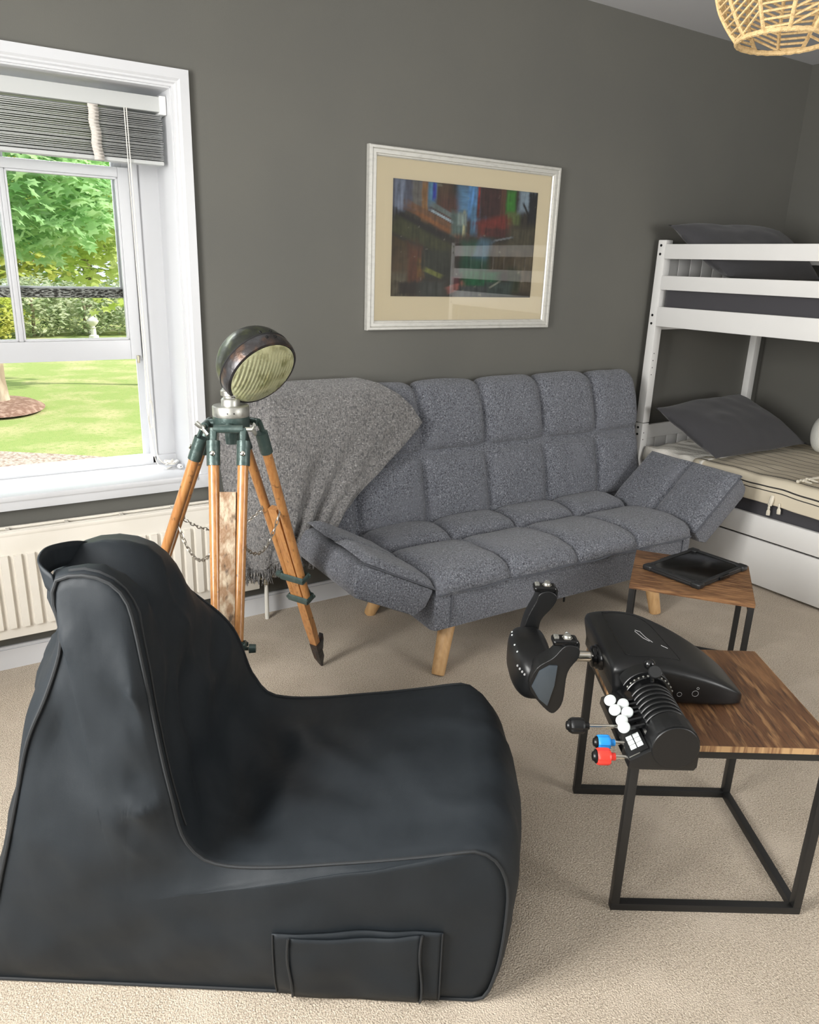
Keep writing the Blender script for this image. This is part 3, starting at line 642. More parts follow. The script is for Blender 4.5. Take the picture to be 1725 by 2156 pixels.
# headlamp
LN = Vector((.239, -.795, -.557)).normalized(); LC = Vector((.876, -.827, 1.222)) - TC
ML = axes(LC, LN)
R0 = .121
prof = []
for i in range(13):
    t = i / 12 * PI / 2; prof.append((R0 * math.sin(t) ** .9, -.038 - .108 * math.cos(t)))
shell = MB().lathe([(0.0, prof[0][1])] + prof[1:] + [(R0, -.034)], 48, ML).build('lamp_shell', M_['lampgreen'], tl)
MB().lathe([(.1185, -.036), (.1225, -.036), (.1235, -.030), (.1235, -.006), (.120, .004), (.1135, .006), (.111, .002), (.111, -.004), (.1185, -.010)], 56, ML).build('lamp_rim', M_['iron'], tl)
MB().lathe([(.1215, -.041), (.1240, -.0395), (.1240, -.035), (.1215, -.0335)], 56, ML).build('rim_gap_band', M_['line'], tl)
MB().lathe([(.105 * math.sin(i / 10 * PI / 2), -.008 - .075 * math.cos(i / 10 * PI / 2)) for i in range(11)], 40, ML).build('reflector', M_['reflector'], tl, fix=False)
MB().lathe([(0, -.07), (.012, -.07), (.012, -.05), (.014, -.04), (.012, -.03), (0, -.025)], 12, ML).build('bulb', M_['plastic_w'], tl)
def lensf(u, v):
    r = .1115 * u; an_ = 2 * PI * v; x, y = r * math.cos(an_), r * math.sin(an_)
    z = .006 + .020 * (1 - u ** 2) + (.0036 * math.cos(x * 2 * PI / .0125) if u < .97 else 0)
    return ML @ Vector((x, y, z))
MB().grid(lensf, 36, 96, False, True).build('lens', M_['lens'], tl, smooth=180, fix=False)
for (du, dv) in ((.2, -.048), (-.12, -.048), (.16, -.02), (-.10, -.02)):
    an_ = PI / 2 + du; rr = .124 if dv > -.03 else .121
    p = ML @ Vector((rr * math.cos(an_), rr * math.sin(an_), dv)); nn = (p - ML @ Vector((0, 0, dv))).normalized()
    MB().lathe([(0, -.002), (.005, -.002), (.005, .001), (.003, .003), (0, .003)], 8, axes(p, nn)).build('rivet', M_['bolt'], tl)
bp = ML @ Vector((0, -.10, -.075)); npnt = Vector((0, 0, 1.18))
MB().tube([npnt, npnt.lerp(bp, .5) + Vector((0, .01, .0)), ML @ Vector((0, -.05, -.10))], [.018, .020, .022], 14).build('swivel_bracket', M_['steel'], tl)

# ------------------------------------------------------------------ bean bag chair
bb = thing('bean_bag_chair', 'large black canvas bean bag chair with a high back in the foreground', 'bean bag', (.851, -2.086, 0), math.radians(-33.5))
near = [(-.30, .0), (-.12, .0), (-.035, .0), (.004, .012), (.022, .05), (.036, .13), (.042, .24), (.038, .325), (.012, .385), (-.03, .410), (-.08, .402), (-.13, .392), (-.24, .374), (-.33, .362), (-.42, .350), (-.51, .344), (-.565, .348), (-.60, .362), (-.628, .395), (-.643, .436), (-.655, .515), (-.667, .596), (-.68, .70), (-.694, .808), (-.704, .885), (-.714, .935), (-.735, .967), (-.768, .984), (-.81, .986), (-.845, .972), (-.853, .93), (-.846, .88), (-.852, .825), (-.888, .73), (-.935, .627), (-.974, .489), (-1.005, .38), (-1.035, .28), (-1.075, .14), (-1.098, .05), (-1.095, .012), (-1.06, 0.0), (-.9, 0.0), (-.6, 0.0)]
NP = 150
cp = catmull([(a, 0, b) for a, b in near], 8, True)
# resample the loop by arc length, starting at the front bottom
LL = [0]
for a, b in zip(cp, cp[1:] + cp[:1]): LL.append(LL[-1] + (b - a).length)
def loop_at(s):
    d = (s % 1) * LL[-1]; lo = 0
    while LL[lo + 1] < d: lo += 1
    t = (d - LL[lo]) / max(1e-9, LL[lo + 1] - LL[lo]); return cp[lo].lerp(cp[(lo + 1) % len(cp)], t)
loop = [loop_at(i / NP) for i in range(NP)]
def normal2(i):
    a, b = loop[(i - 2) % NP], loop[(i + 2) % NP]; d = b - a; n_ = Vector((d.z, 0, -d.x)); n_.normalize(); return n_
nrm2 = [normal2(i) for i in range(NP)]
ctr = Vector((-.5, 0, .2))
if (loop[8] - ctr).dot(nrm2[8]) < 0: nrm2 = [-q for q in nrm2]
def width_at(p):
    wz = pw(p.z, [(0, .575), (.2, .635), (.40, .655), (.55, .60), (.8, .50), (.95, .44), (1.0, .42)])
    if p.x < -.55: wz -= .03 * smooth(.4, .1, p.z)
    return wz
def inset_at(p):      # near panel leans in a touch at the top of the back
    return 0.0
def wrinkle(p):
    q = Vector((p.x * 5.5 + p.z * 2, p.y * 5, p.z * 4.5 - p.x * 1.5))
    cr_ = (1 - abs(noise.noise(Vector((p.x * 4 + p.z * 3.2, p.y * 4 + p.z, p.z * 2.6 - p.x * 2))))) ** 6
    return .010 * noise.noise(q) + .005 * noise.noise(q * 2.3) + .016 * cr_ * smooth(.30, .50, p.z)
def gus(i, t):
    p = loop[i % NP]; n_ = nrm2[i % NP]; W_ = width_at(p); s = math.sin(PI * t)
    onfloor = smooth(.05, .0, p.z)
    b = .030 * s ** .7
    b = lerp(b, .022 * s ** .8, smooth(.28, .36, p.z) * smooth(-.60, -.50, p.x))                                        # seat crown
    b = lerp(b, -.03 * s, smooth(-.74, -.66, p.x) * smooth(-.44, -.54, p.x) * smooth(.30, .36, p.z) * smooth(.9, .62, p.z))   # hollow where seat meets back
    b = lerp(b, .055 * s ** .6, smooth(-.05, .01, p.x))                                                                 # fat front
    b = lerp(b, .075 * s ** .7, smooth(-.82, -.90, p.x))
    q = p + n_ * b * (1 - onfloor)
    top = smooth(.55, .95, p.z)
    # the top of the back slumps: dent near the close side, far shoulder lower and further back
    q.z -= top * (.095 * t + .060 * math.exp(-((t - .30) / .14) ** 2) * lerp(.4, 1, smooth(-.86, -.80, p.x)))
    q.x -= top * (.10 * t) - top * .03 * math.exp(-((t - .75) / .2) ** 2) * smooth(-.82, -.74, p.x)
    q.y = W_ * t + top * .01
    w_ = wrinkle(q) * min(1, s * 3)
    # diagonal folds running from the seat/back crease
    w_ += smooth(.30, .36, p.z) * smooth(-.66, -.58, p.x) * .012 * math.sin((q.x * 1.2 + q.y * .75) * 30 + 3 * noise.noise(q * 4)) * smooth(-.15, -.55, p.x) * s
    w_ += .010 * math.sin((q.y * 1.5 - q.z * .8) * 22 + 2 * noise.noise(q * 5)) * s * smooth(.95, .6, p.z) * smooth(.36, .55, p.z) * smooth(-.80, -.72, p.x)
    q += n_ * w_ * (1 - onfloor)
    q.z = max(q.z, .002)
    return q
NT = 44
mb = MB()
for i in range(NP):
    for j in range(NT + 1): mb.v.append(gus(i, j / NT))
for i in range(NP):
    for j in range(NT):
        a = i * (NT + 1) + j; b = ((i + 1) % NP) * (NT + 1) + j; mb.f.append((a, b, b + 1, a + 1))
K = Vector((-.76, 0, .26)); NR = 30
def panel(t, sgn):
    base = len(mb.v); ring0 = [i * (NT + 1) + (0 if t == 0 else NT) for i in range(NP)]; prev = ring0
    kk = K.copy(); kk.y = width_at(K) * t
    for r in range(1, NR):
        f = 1 - r / NR; cur = []
        for i in range(NP):
            e = mb.v[ring0[i]]; q = kk.lerp(e, f); q.y = lerp(kk.y, e.y, f)
            bul = .03 * (1 - f ** 2.5)
            # crumpled cloth: vertical drape under the back, puckers beside the seams
            w_ = wrinkle(q * 1.0 + Vector((3, 0, 0))) * 1.2 + .020 * noise.noise(Vector((q.x * 12 + q.z * 4, 0, q.z * 3.0 + q.x * 4))) * smooth(.35, .65, q.z)
            w_ += .007 * math.sin(q.x * 60 + q.z * 26 + 4 * noise.noise(Vector((q.x * 4, 1, q.z * 4)))) * math.exp(-((q.x + .70) / .07) ** 2) * smooth(.40, .55, q.z) * smooth(.85, .7, q.z)
            edge = min(1, (1 - f) * 7)
            q.y += sgn * (bul + w_ * edge) * smooth(0, .06, q.z + .02)
            q.z = max(q.z, .002)
            mb.v.append(q); cur.append(len(mb.v) - 1)
        for i in range(NP): mb.f.append((prev[i], prev[(i + 1) % NP], cur[(i + 1) % NP], cur[i]))
        prev = cur
    q = kk.copy(); q.y += sgn * (.03 + wrinkle(q + Vector((3, 0, 0))) * 1.2); mb.v.append(q); c = len(mb.v) - 1
    for i in range(NP): mb.f.append((prev[i], prev[(i + 1) % NP], c))
panel(0, -1); panel(1, 1)
mb.build('cover', M_['black_cloth'], bb, smooth=180 if False else 75)
MB().tube([Vector((p.x, p.y - .003, max(p.z, .006))) for p in [gus(i, 0) for i in range(NP)]], .0038, 7, closed=True).build('piping', M_['black_pipe'], bb)
MB().tube([Vector((p.x, p.y + .003, max(p.z, .006))) for p in [gus(i, 1) for i in range(NP)]], .0038, 7, closed=True).build('piping', M_['black_pipe'], bb)
# double top-stitch line beside the front edge of the back
ids = [i for i in range(NP) if loop[i].x > -.82 and loop[i].x < -.60 and loop[i].z > .42]
MB().tube([gus(i, .035) + nrm2[i] * .001 for i in ids], .0028, 6).build('piping', M_['black_pipe'], bb)
# side pocket: flat front with a box pleat at each end
def side_y(u, z):     # surface of the near panel at u,z
    e = Vector((u, 0, z)); d = e - K
    best = 1.0
    lo, hi = 0.0, 3.0
    for i in range(NP):
        pass
    # fraction along the spoke
    ang = math.atan2(d.z, d.x); f = 1
    for i in range(NP):
        a, b = loop[i], loop[(i + 1) % NP]; ea, eb = a - K, b - K
        c1 = ea.x * d.z - ea.z * d.x; c2 = d.x * eb.z - d.z * eb.x
        den = ea.x * eb.z - ea.z * eb.x
        if abs(den) > 1e-9:
            s1 = (d.x * eb.z - d.z * eb.x) / den; s2 = (ea.x * d.z - ea.z * d.x) / den
            if s1 >= 0 and s2 >= 0: f = s1 + s2; break
    q = Vector((u, 0, z)); return -(.03 * (1 - min(1, f) ** 2.5) + wrinkle(q + Vector((3, 0, 0))) * 1.2 * min(1, (1 - f) * 7)) * smooth(0, .06, z + .02)
def pk(u0, u1, z0, z1, off, nu=24, nv=14, sag=0):
    def fn(s, t):
        u = lerp(u0, u1, s); z = lerp(z0, z1, t) - sag * math.sin(PI * s) * t
        edge = min(s, 1 - s, t if sag == 0 else 1, 1 - t)
        return Vector((u, side_y(u, z) - off - .004 * noise.noise(Vector((u * 9, z * 9, 3))) * math.sin(PI * s), max(z, .008)))
    return MB().grid(fn, nu, nv)
pocket = pk(-.452, -.09, .008, .206, .006, 30, 16).build('side_pocket', M_['black_cloth'], bb, solid=.004)
pk(-.415, -.135, .008, .203, .013, 24, 16, .010).build('pocket_front', M_['black_cloth'], pocket, solid=.004)
for u in (-.415, -.135): MB().tube([Vector((u + .004 * math.sin(z * 30), side_y(u, z) - .017, z)) for z in [.012 + .0121 * i for i in range(17)]], .0028, 6).build('pocket_seam', M_['black_pipe'], pocket)
for u in (-.450, -.092): MB().tube([Vector((u, side_y(u, z) - .009, z)) for z in [.012 + .0121 * i for i in range(17)]], .0018, 6).build('pocket_seam', M_['black_pipe'], pocket)
# carry strap looped at the top of the back
sp = catmull([(-.85, .02, .955), (-.885, .04, .972), (-.90, .09, .978), (-.90, .15, .968), (-.89, .22, .948), (-.88, .28, .915), (-.87, .31, .885)], 6)
def strapf(s, t):
    i = min(len(sp) - 1, round(s * (len(sp) - 1))); c = sp[i]; tw = s * 1.1
    wv = Vector((math.cos(.9 + tw) * .35, 0, -.95)).normalized()
    return c + wv * (t - .5) * .05
MB().grid(strapf, len(sp) - 1, 4).build('carry_strap', M_['black_cloth'], bb, smooth=70, solid=.004)

# ------------------------------------------------------------------ nesting tables
def table(name, label, O, rz, w_, d_, h, top_m, ox, open_side, group, edge='board_edge', front_bar=True):
    t = thing(name, label, 'table', (O[0], O[1], 0), rz, group)
    b = .021
    MB().box((-ox, -ox, h - .017), (w_ + ox, d_ + ox, h), .0015).build('table_top', top_m, t)
    for a, c in (((-ox, -ox - .001, h - .0165), (w_ + ox, -ox, h - .0008)), ((-ox, d_ + ox, h - .0165), (w_ + ox, d_ + ox + .001, h - .0008)), ((-ox - .001, -ox, h - .0165), (-ox, d_ + ox, h - .0008)), ((w_ + ox, -ox, h - .0165), (w_ + ox + .001, d_ + ox, h - .0008))):
        MB().box(a, c).build('edge_band', M_[edge], t)
    for x in (0, w_ - b):
        for y in (0, d_ - b): MB().box((x, y, b), (x + b, y + b, h - .017 - (b if (front_bar or y) else 0)), .001).build('leg', M_['black_metal'], t)
    zt = h - .017 - b
    for z, nm in ((0, 'floor_bar'), (zt, 'top_bar')):
        for a, c in (((0, 0, z), (w_, b, z + b)), ((0, d_ - b, z), (w_, d_, z + b)))[0 if (front_bar or z == 0) else 1:]: MB().box(a, c, .001).build(nm, M_['black_metal'], t)
        if 'x1' != open_side or z: MB().box((w_ - b, b, z), (w_, d_ - b, z + b), .001).build(nm, M_['black_metal'], t)
        if 'x0' != open_side or z: MB().box((0, b, z), (b, d_ - b, z + b), .001).build(nm, M_['black_metal'], t)
    return t
A1 = math.radians(-32)
big = table('side_table', 'larger rustic wood side table with black metal frame carrying the flight controls', (1.293, -2.055), A1, .488, .470, .50, M_['board2'], .004, 'x0', 'nesting side tables')
MB().lathe([(0, 0), (.004, 0), (.004, .002), (0, .002)], 8, axes((.4885, .01, .010), (1, 0, 0))).build('frame_screw', M_['bolt'], big)
A2 = math.radians(-51.9)
# small table: near-left corner of the top at (2.167,-1.256), long side runs along A2
small = table('side_table', 'smaller rustic wood side table with a tablet on it beside the sofa', (2.167, -1.256), A2, .444, .405, .42, M_['board'], .0, 'x1', 'nesting side tables', 'board', False)

# tablet in a rugged case
tb_ = thing('tablet', 'black tablet in a chunky rubber case lying on the small table', 'tablet', (2.519, -1.28, .4203), math.radians(6))
mb = MB().box((-.172, -.121, 0), (.172, .121, .016), .007, None, 3)
mb.build('case', M_['case'], tb_)
mb = MB()
for a, b in (((-.172, -.121, .01), (-.150, .121, .022)), ((.150, -.121, .01), (.172, .121, .022)), ((-.15, -.121, .01), (.15, -.104, .022)), ((-.15, .104, .01), (.15, .121, .022))): mb.box(a, b, .004)
mb.build('case_rim', M_['case'], tb_)
for sx in (-1, 1):
    for sy in (-1, 1): MB().box((sx * .158 - .020, sy * .107 - .020, .001), (sx * .158 + .020, sy * .107 + .020, .0235), .008, None, 3).build('corner_bumper', M_['case'], tb_)
for a, b in (((-.03, -.128, .004), (.04, -.118, .02)), ((.176, -.05, .004), (.180, .03, .018)), ((-.06, .118, .004), (.05, .127, .02))): MB().box(a, b, .003).build('port_flap', M_['yoke_gloss'], tb_)
MB().box((-.151, -.105, .012), (.151, .105, .0195), .001).build('screen', M_['screen'], tb_)

# ------------------------------------------------------------------ flight yoke with throttle quadrant
fy = thing('flight_yoke_controller', 'black flight simulator yoke with throttle quadrant standing on the larger table', 'game controller', (1.297, -2.051, .5005), A1)
secs = [(-.024, .162, .480, .100, .012), (-.010, .153, .489, .113, 0), (.05, .150, .493, .119, 0), (.12, .150, .486, .114, 0), (.19, .150, .442, .098, 0), (.25, .152, .388, .077, 0), (.30, .162, .335, .050, 0), (.325, .178, .300, .030, 0), (.337, .205, .265, .012, 0)]
NQ = 40
def hsec(s):
    k = s * (len(secs) - 1); i = min(len(secs) - 2, int(k)); f = k - i; a, b = secs[max(0, i - 1)], secs[i]; c, d = secs[i + 1], secs[min(len(secs) - 1, i + 2)]
    return [.5 * (2 * b[q] + (c[q] - a[q]) * f + (2 * a[q] - 5 * b[q] + 4 * c[q] - d[q]) * f * f + (3 * b[q] - a[q] - 3 * c[q] + d[q]) * f ** 3) for q in range(4)]
def hous(s, t):
    u, v0, v1, h = hsec(s); vc, hv = (v0 + v1) / 2, (v1 - v0) / 2
    a = 2 * PI * t; ca_, sa_ = math.cos(a), math.sin(a); e = 2 / 6.5
    x = abs(ca_) ** e * (1 if ca_ > 0 else -1); y = abs(sa_) ** e * (1 if sa_ > 0 else -1)
    z = h * (.5 + .5 * y); flare = 1 - .05 * (1 - max(0, y)) * smooth(.2, .0, u)
    return Vector((u + (.018 * (.5 - .5 * y) if u < .02 else 0), vc + hv * x * flare, max(0.0, z)))
mb = MB().grid(hous, 40, 64, False, True)
n0 = 64
mb.f.append(tuple(range(64))); mb.f.append(tuple(40 * 64 + k for k in range(64)))
hs = mb.build('housing', M_['yoke'], fy, smooth=55)
def topz(u, v):
    for k in range(201):
        U = hsec(k / 200)
        if U[0] >= u: break
    vc, hv = (U[1] + U[2]) / 2, (U[2] - U[1]) / 2; x = min(.999, abs(v - vc) / hv); return U[3] * (.5 + .5 * (1 - x ** 6.5) ** (1 / 6.5))
rim = [(.02, .44), (.02, .23), (.028, .205), (.05, .198), (.10, .2), (.15, .205), (.165, .21), (.155, .3), (.14, .40), (.11, .445), (.06, .456), (.03, .452)]
MB().tube([Vector((p.x, p.y, topz(p.x, p.y) + .0002)) for p in catmull([(a, b, 0) for a, b in rim], 8, True)], .0008, 5, closed=True).build('lid_seam', M_['yoke_gloss'], hs)
lg = MB()
for pts in ([(.085, .345), (.098, .338)], [(.083, .338), (.095, .30), (.108, .285)], [(.097, .335), (.104, .305), (.115, .282)], [(.135, .272), (.150, .262)]):
    lg.tube([Vector((a, b, topz(a, b) + .0006)) for a, b in pts], .0008, 4)
lg.build('printed_logo', M_['mark'], hs)
def ring(c, r, rr, ax, nm, m, par, n=20):
    Mx = axes(c, ax); MB().tube([Mx @ Vector((r * math.cos(2 * PI * k / n), r * math.sin(2 * PI * k / n), 0)) for k in range(n)], rr, 5, closed=True).build(nm, m, par)
ring((.19, .1445, .045), .008, .0006, (0, 1, 0), 'printed_symbol', M_['mark'], hs); ring((.195, .1445, .060), .003, .0006, (0, 1, 0), 'printed_symbol', M_['mark'], hs, 12)
ring((.15, .1440, .042), .006, .0006, (0, 1, 0), 'printed_symbol', M_['mark'], hs, 12)
# front plate, collar, chrome shaft
MB().box((-.013, .17, .006), (.0, .47, .092), .004).build('front_plate', M_['yoke_gloss'], hs)
ML2 = axes((-.008, .30, .058), (-1, 0, 0))
MB().lathe([(0, 0), (.036, 0), (.036, .008), (.033, .012), (.033, .02), (.029, .022), (.029, .030), (.025, .033), (0, .033)], 32, ML2).build('shaft_collar', M_['yoke_gloss'], fy)
MB().lathe([(0, .03), (.0145, .03), (.0145, .13), (0, .13)], 24, ML2).build('shaft', M_['chrome'], fy)
# yoke wheel: hub and two horns
Muz = Matrix(((1, 0, 0, 0), (0, 0, 1, 0), (0, 1, 0, -.5), (0, 0, 0, 1)))          # prism: poly in (u, z-world), height = v
def smoothpoly(P, n=4): return [(q.x, q.y) for q in catmull([(a, b, 0) for a, b in P], n, True)]
hub = MB()
def hubf(s, t):
    a = -PI / 2 + PI * s; b = 2 * PI * t
    def se(c, e): return (abs(c) ** e) * (1 if c > 0 else -1)
    x = se(math.cos(a), .45) * se(math.cos(b), .55); y = se(math.sin(a), .6); z = se(math.cos(a), .45) * se(math.sin(b), .6)
    q = Vector((-.196 + .048 * x, .315 + .125 * y, .028 + .062 * z))
    q.x -= .018 * (1 - y * y) * (1 if x < 0 else .2)                      # bowed face towards the pilot
    q.z += .012 * (1 - abs(y))
    return q
hub.grid(hubf, 32, 40, False, True).build('yoke_hub', M_['yoke'], fy, smooth=60)
ng = smoothpoly([(-.226, .535), (-.212, .590), (-.172, .622), (-.145, .655), (-.112, .652), (-.108, .625), (-.132, .580), (-.136, .50), (-.150, .468), (-.168, .464), (-.204, .500)])
MB().prism(ng, .168, .222, Muz, .012, 3).build('grip', M_['yoke'], fy, smooth=50)
MB().prism([(-.221, .540), (-.205, .585), (-.180, .602), (-.160, .602), (-.163, .545), (-.176, .485), (-.200, .505)], .163, .170, Muz, .002).build('grip_panel', M_['yoke_grey'], fy)
fg = smoothpoly([(-.208, .535), (-.200, .60), (-.178, .655), (-.168, .682), (-.140, .690), (-.118, .672), (-.130, .640), (-.158, .600), (-.165, .545), (-.18, .52)])
MB().prism(fg, .425, .475, Muz, .012, 3).build('grip', M_['yoke'], fy, smooth=50)
for (cx, cv, cz) in ((-.140, .195, .660), (-.150, .45, .694)):
    hd = MB().box((cx - .034, cv - .020, cz - .010 - .5), (cx + .030, cv + .020, cz + .006 - .5), .009, None, 3).build('grip_head', M_['yoke_gloss'], fy)
    ring((cx + .004, cv, cz + .0065 - .5), .0125, .0012, (0, 0, 1), 'hat_bezel', M_['chrome'], hd)
    MB().lathe([(0, 0), (.010, 0), (.010, .005), (.0075, .008), (.008, .011), (.005, .0125), (0, .012)], 18, Matrix.Translation((cx + .004, cv, cz + .005 - .5))).build('hat_switch', M_['steel'], hd)
    MB().lathe([(0, 0), (.004, .001), (.0045, .004), (.003, .007), (0, .008)], 12, Matrix.Translation((cx + .006, cv + .017, cz + .005 - .5))).build('round_button', M_['white_cap'], hd)
    mb = MB()
    for k in range(3): mb.box((cx - .030, cv - .008 + k * .006, cz + .004 - .5), (cx - .018, cv - .0035 + k * .006, cz + .012 - .5), .0015)
    mb.build('rocker_switch', M_['steel'], hd)
    MB().box((cx + .026, cv - .012, cz - .03 - .5), (cx + .036, cv + .010, cz - .004 - .5), .004).build('trigger', M_['yoke'], hd)
for k in range(4):
    p = hubf(.30 - .05 * k + .02, .44); MB().lathe([(0, 0), (.0035, 0), (.003, .002), (0, .0025)], 10, axes(p + Vector((-.001, 0, 0)), (-.9, -.3, .3))).build('hub_button', M_['mark'], fy)
    p = hubf(.60 - .06 * k, .36); MB().lathe([(0, 0), (.003, 0), (.002, .002), (0, .0022)], 10, axes(p, (-.7, 0, .7))).build('indicator_light', M_['white_cap'], fy)
# throttle quadrant: wedge base, drum, ribs, levers
TU, TZ = .052, .060
prof = [(-.046, .004), (-.040, 0), (.102, 0), (.108, .010)] + [(TU + .056 * math.cos(a), TZ + .056 * math.sin(a)) for a in [0, .35, .7, 1.05, 1.4, 1.75, 2.1, 2.45]] + [(.004, .052), (-.044, .022)]
Mq = Matrix(((1, 0, 0, 0), (0, 0, 1, 0), (0, 1, 0, 0), (0, 0, 0, 1)))
MB().prism([(a, b) for a, b in prof], -.108, -.052, Mq, .003).build('quadrant_end', M_['yoke'], fy, smooth=30)
inner = [(-.046, .004), (-.040, 0), (.102, 0), (.104, .02)] + [(TU + .047 * math.cos(a), TZ + .047 * math.sin(a)) for a in [0, .35, .7, 1.05, 1.4, 1.75, 2.1, 2.45, 2.8]] + [(.002, .046), (-.044, .022)]
MB().prism(inner, -.052, .155, Mq, .002).build('quadrant_base', M_['yoke_gloss'], fy, smooth=30)
MB().lathe([(0, 0), (.051, 0), (.0525, .0015), (.0525, .006), (0, .006)], 48, Matrix(((1, 0, 0, TU), (0, 0, 1, -.1125), (0, 1, 0, TZ), (0, 0, 0, 1)))).build('drum_end_cap', M_['yoke'], fy)
def disc(v0, v1, r, nm, m, par=fy): return MB().lathe([(r * .55, 0), (r - .0015, 0), (r, .0015), (r, v1 - v0 - .0015), (r - .0015, v1 - v0), (r * .55, v1 - v0)], 40, Matrix(((1, 0, 0, TU), (0, 0, 1, v0), (0, 1, 0, TZ), (0, 0, 0, 1))), -.35, 2.75).build(nm, m, par)
for k in range(7):
    v0 = -.046 + k * .0185; disc(v0, v0 + .008, .0535, 'lever_slot_ring', M_['yoke'])
    mk = MB()
    for a in (1.15, 1.45, 1.75): mk.box((-.001, -.001, -.0006), (.001, .001, .0006), 0, axes((TU + .0475 * math.cos(a), v0 + .012, TZ + .0475 * math.sin(a)), (math.cos(a), 0, math.sin(a))))
    mk.build('scale_mark', M_['white_cap'], fy)
disc(.088, .100, .060, 'trim_wheel', M_['yoke_gloss'])
bd = MB()
for k in range(13):
    a = .35 + k * .19; bd.lathe([(0, -.002), (.0026, -.001), (.0026, .001), (0, .0026)], 8, axes((TU + .061 * math.cos(a), .094, TZ + .061 * math.sin(a)), (math.cos(a), 0, math.sin(a))))
bd.build('trim_wheel_stud', M_['steel'], fy)
disc(.108, .150, .064, 'drum_shoulder', M_['yoke'])
MB().tube([Vector((TU, .078, TZ + .04)), Vector((TU - .002, .082, TZ + .085))], .005, 8).build('flap_lever', M_['yoke_gloss'], fy)
MB().lathe([(.014 * math.sin(PI * k / 12), -.014 * math.cos(PI * k / 12)) for k in range(13)], 20, Matrix.Translation((TU - .006, .100, TZ + .090))).build('flap_lever_ball', M_['yoke_gloss'], fy)
MB().lathe([(0, -.006), (.014, -.006), (.016, -.004), (.016, .004), (.014, .006), (0, .006)], 24, axes((TU + .002, .076, TZ + .082), (-.25, -.75, .6))).build('flap_lever_wheel', M_['yoke'], fy)
for k, (v0, uc, zc) in enumerate([(.062, -.050, .066), (.050, -.022, .064), (.030, -.046, .060), (.018, -.020, .062), (-.010, -.040, .058), (-.036, -.042, .057)]):
    lv = MB().tube([Vector((TU - .035, v0, TZ + .012)), Vector((uc + .012, v0, zc))], .006, 6, sx=1, sy=.5).build('throttle_lever', M_['yoke_gloss'], fy)
    MB().lathe([(0, -.005), (.012, -.0045), (.0142, -.002), (.0142, .001), (.010, .0045), (0, .006)], 24, axes((uc, v0, zc + .004), (-.45, -.45, .75))).build('lever_cap', M_['white_cap'], lv)
sl = Matrix.Rotation(-math.atan2(.030, .048), 4, 'Y')
pn = MB().box((-.026, -.098, -.003), (.022, -.002, .003), .002, Matrix.Translation((-.020, 0, .038)) @ sl).build('key_panel', M_['yoke'], fy)
for i in range(2):
    for j in range(3):
        MB().box((-.0175 + i * .0165, -.083 + j * .0165, .003), (-.003 + i * .0165, -.0685 + j * .0165, .0055), .001, Matrix.Translation((-.018, 0, .038)) @ sl).build('key_cap', M_['white_cap'], pn)
MB().box((-.026, -.1, .0), (-.0, -.0985, .002), .0005, Matrix.Translation((-.020, 0, .038)) @ sl).build('trim_line', M_['steel'], pn)
def knob(v0, zc, uk, r, ln, m, nm):
    mb = MB().tube([Vector((-.040, v0, zc)), Vector((uk + ln * .5, v0, zc))], .0045, 12); rod = mb.build('vernier_rod', M_['chrome'], fy)
    g = []
    for k in range(24): g.append((r if k % 6 else r * .88))
    def kf(s, t):
        k = int(round(t * 24)) % 24; rr = (g[k]) * (1 - .12 * (abs(2 * s - 1) ** 6)); a = 2 * PI * t
        return Vector((lerp(uk - ln / 2, uk + ln / 2, s), v0 + rr * math.cos(a), zc + rr * math.sin(a)))
    mb = MB().grid(kf, 10, 24, False, True); mb.f.append(tuple(range(24))); mb.f.append(tuple(10 * 24 + q for q in range(24)))
    mb.tube([Vector((uk + ln * .5, v0, zc)), Vector((uk + ln * .5 + .012, v0, zc))], r * .45, 12)
    kn = mb.build(nm, m, rod, smooth=35)
    MB().lathe([(0, 0), (r * .8, 0), (r * .8, .003), (r * .6, .005), (r * .5, .009), (r * .3, .009), (r * .28, .004), (0, .004)], 20, axes((uk - ln / 2, v0, zc), (-1, 0, 0))).build('push_button', M_['bolt'], rod)
knob(.0, .038, -.140, .019, .032, M_['yoke'], 'black_knob'); knob(-.046, .026, -.088, .0175, .028, M_['blue'], 'blue_knob'); knob(-.082, .014, -.096, .0195, .030, M_['red'], 'red_knob')

# ------------------------------------------------------------------ bunk bed
RB = math.radians(2.5); BO = Vector((3.5057, -.035, 0))
bunk = thing('bunk_bed', 'white wooden bunk bed with guard rails and a drawer in the corner', 'bunk bed', BO, RB)
BW, BL_ = 1.08, 2.05
pwid, pdep = .058, .052
for x in (0, BW - pwid):
    for y in (0, -(BL_ - pdep)):
        post = MB().box((x, y - pdep, .72), (x + pwid, y, 1.729), .005).build('post', M_['bed'], bunk)
        MB().box((x, y - pdep, 0), (x + pwid, y, .716), .005).build('post', M_['bed'], bunk)
        if x == 0:
            for z in (1.70, 1.655, 1.33, 1.285, .690, .650):
                MB().lathe([(0, 0), (.007, 0), (.007, .0015), (.004, .002), (.003, .0005), (0, .0005)], 12, axes((-.0005, y - .022, z), (-1, 0, 0))).build('bolt', M_['bolt'], post)
            if y == 0:
                for z in (1.12, 1.08, 1.04, 1.0, .66, .62): MB().lathe([(0, 0), (.0035, 0), (.0035, .0004), (0, .0004)], 8, axes((.018, y - pdep - .0002, z), (0, -1, 0))).build('peg_hole', M_['bolt'], post)
def rail(x0, x1, z0, z1, nm='guard_rail'): return MB().box((x0, -(BL_ - pdep) , z0), (x1, -pdep + .002, z1), .004).build(nm, M_['bed'], bunk)
for z0, z1 in ((1.630, 1.707), (1.468, 1.543)): rail(-.001, .022, z0, z1); rail(BW - .022, BW + .001, z0, z1)
rail(-.001, .024, 1.272, 1.378, 'side_rail'); rail(BW - .024, BW + .001, 1.272, 1.378, 'side_rail')
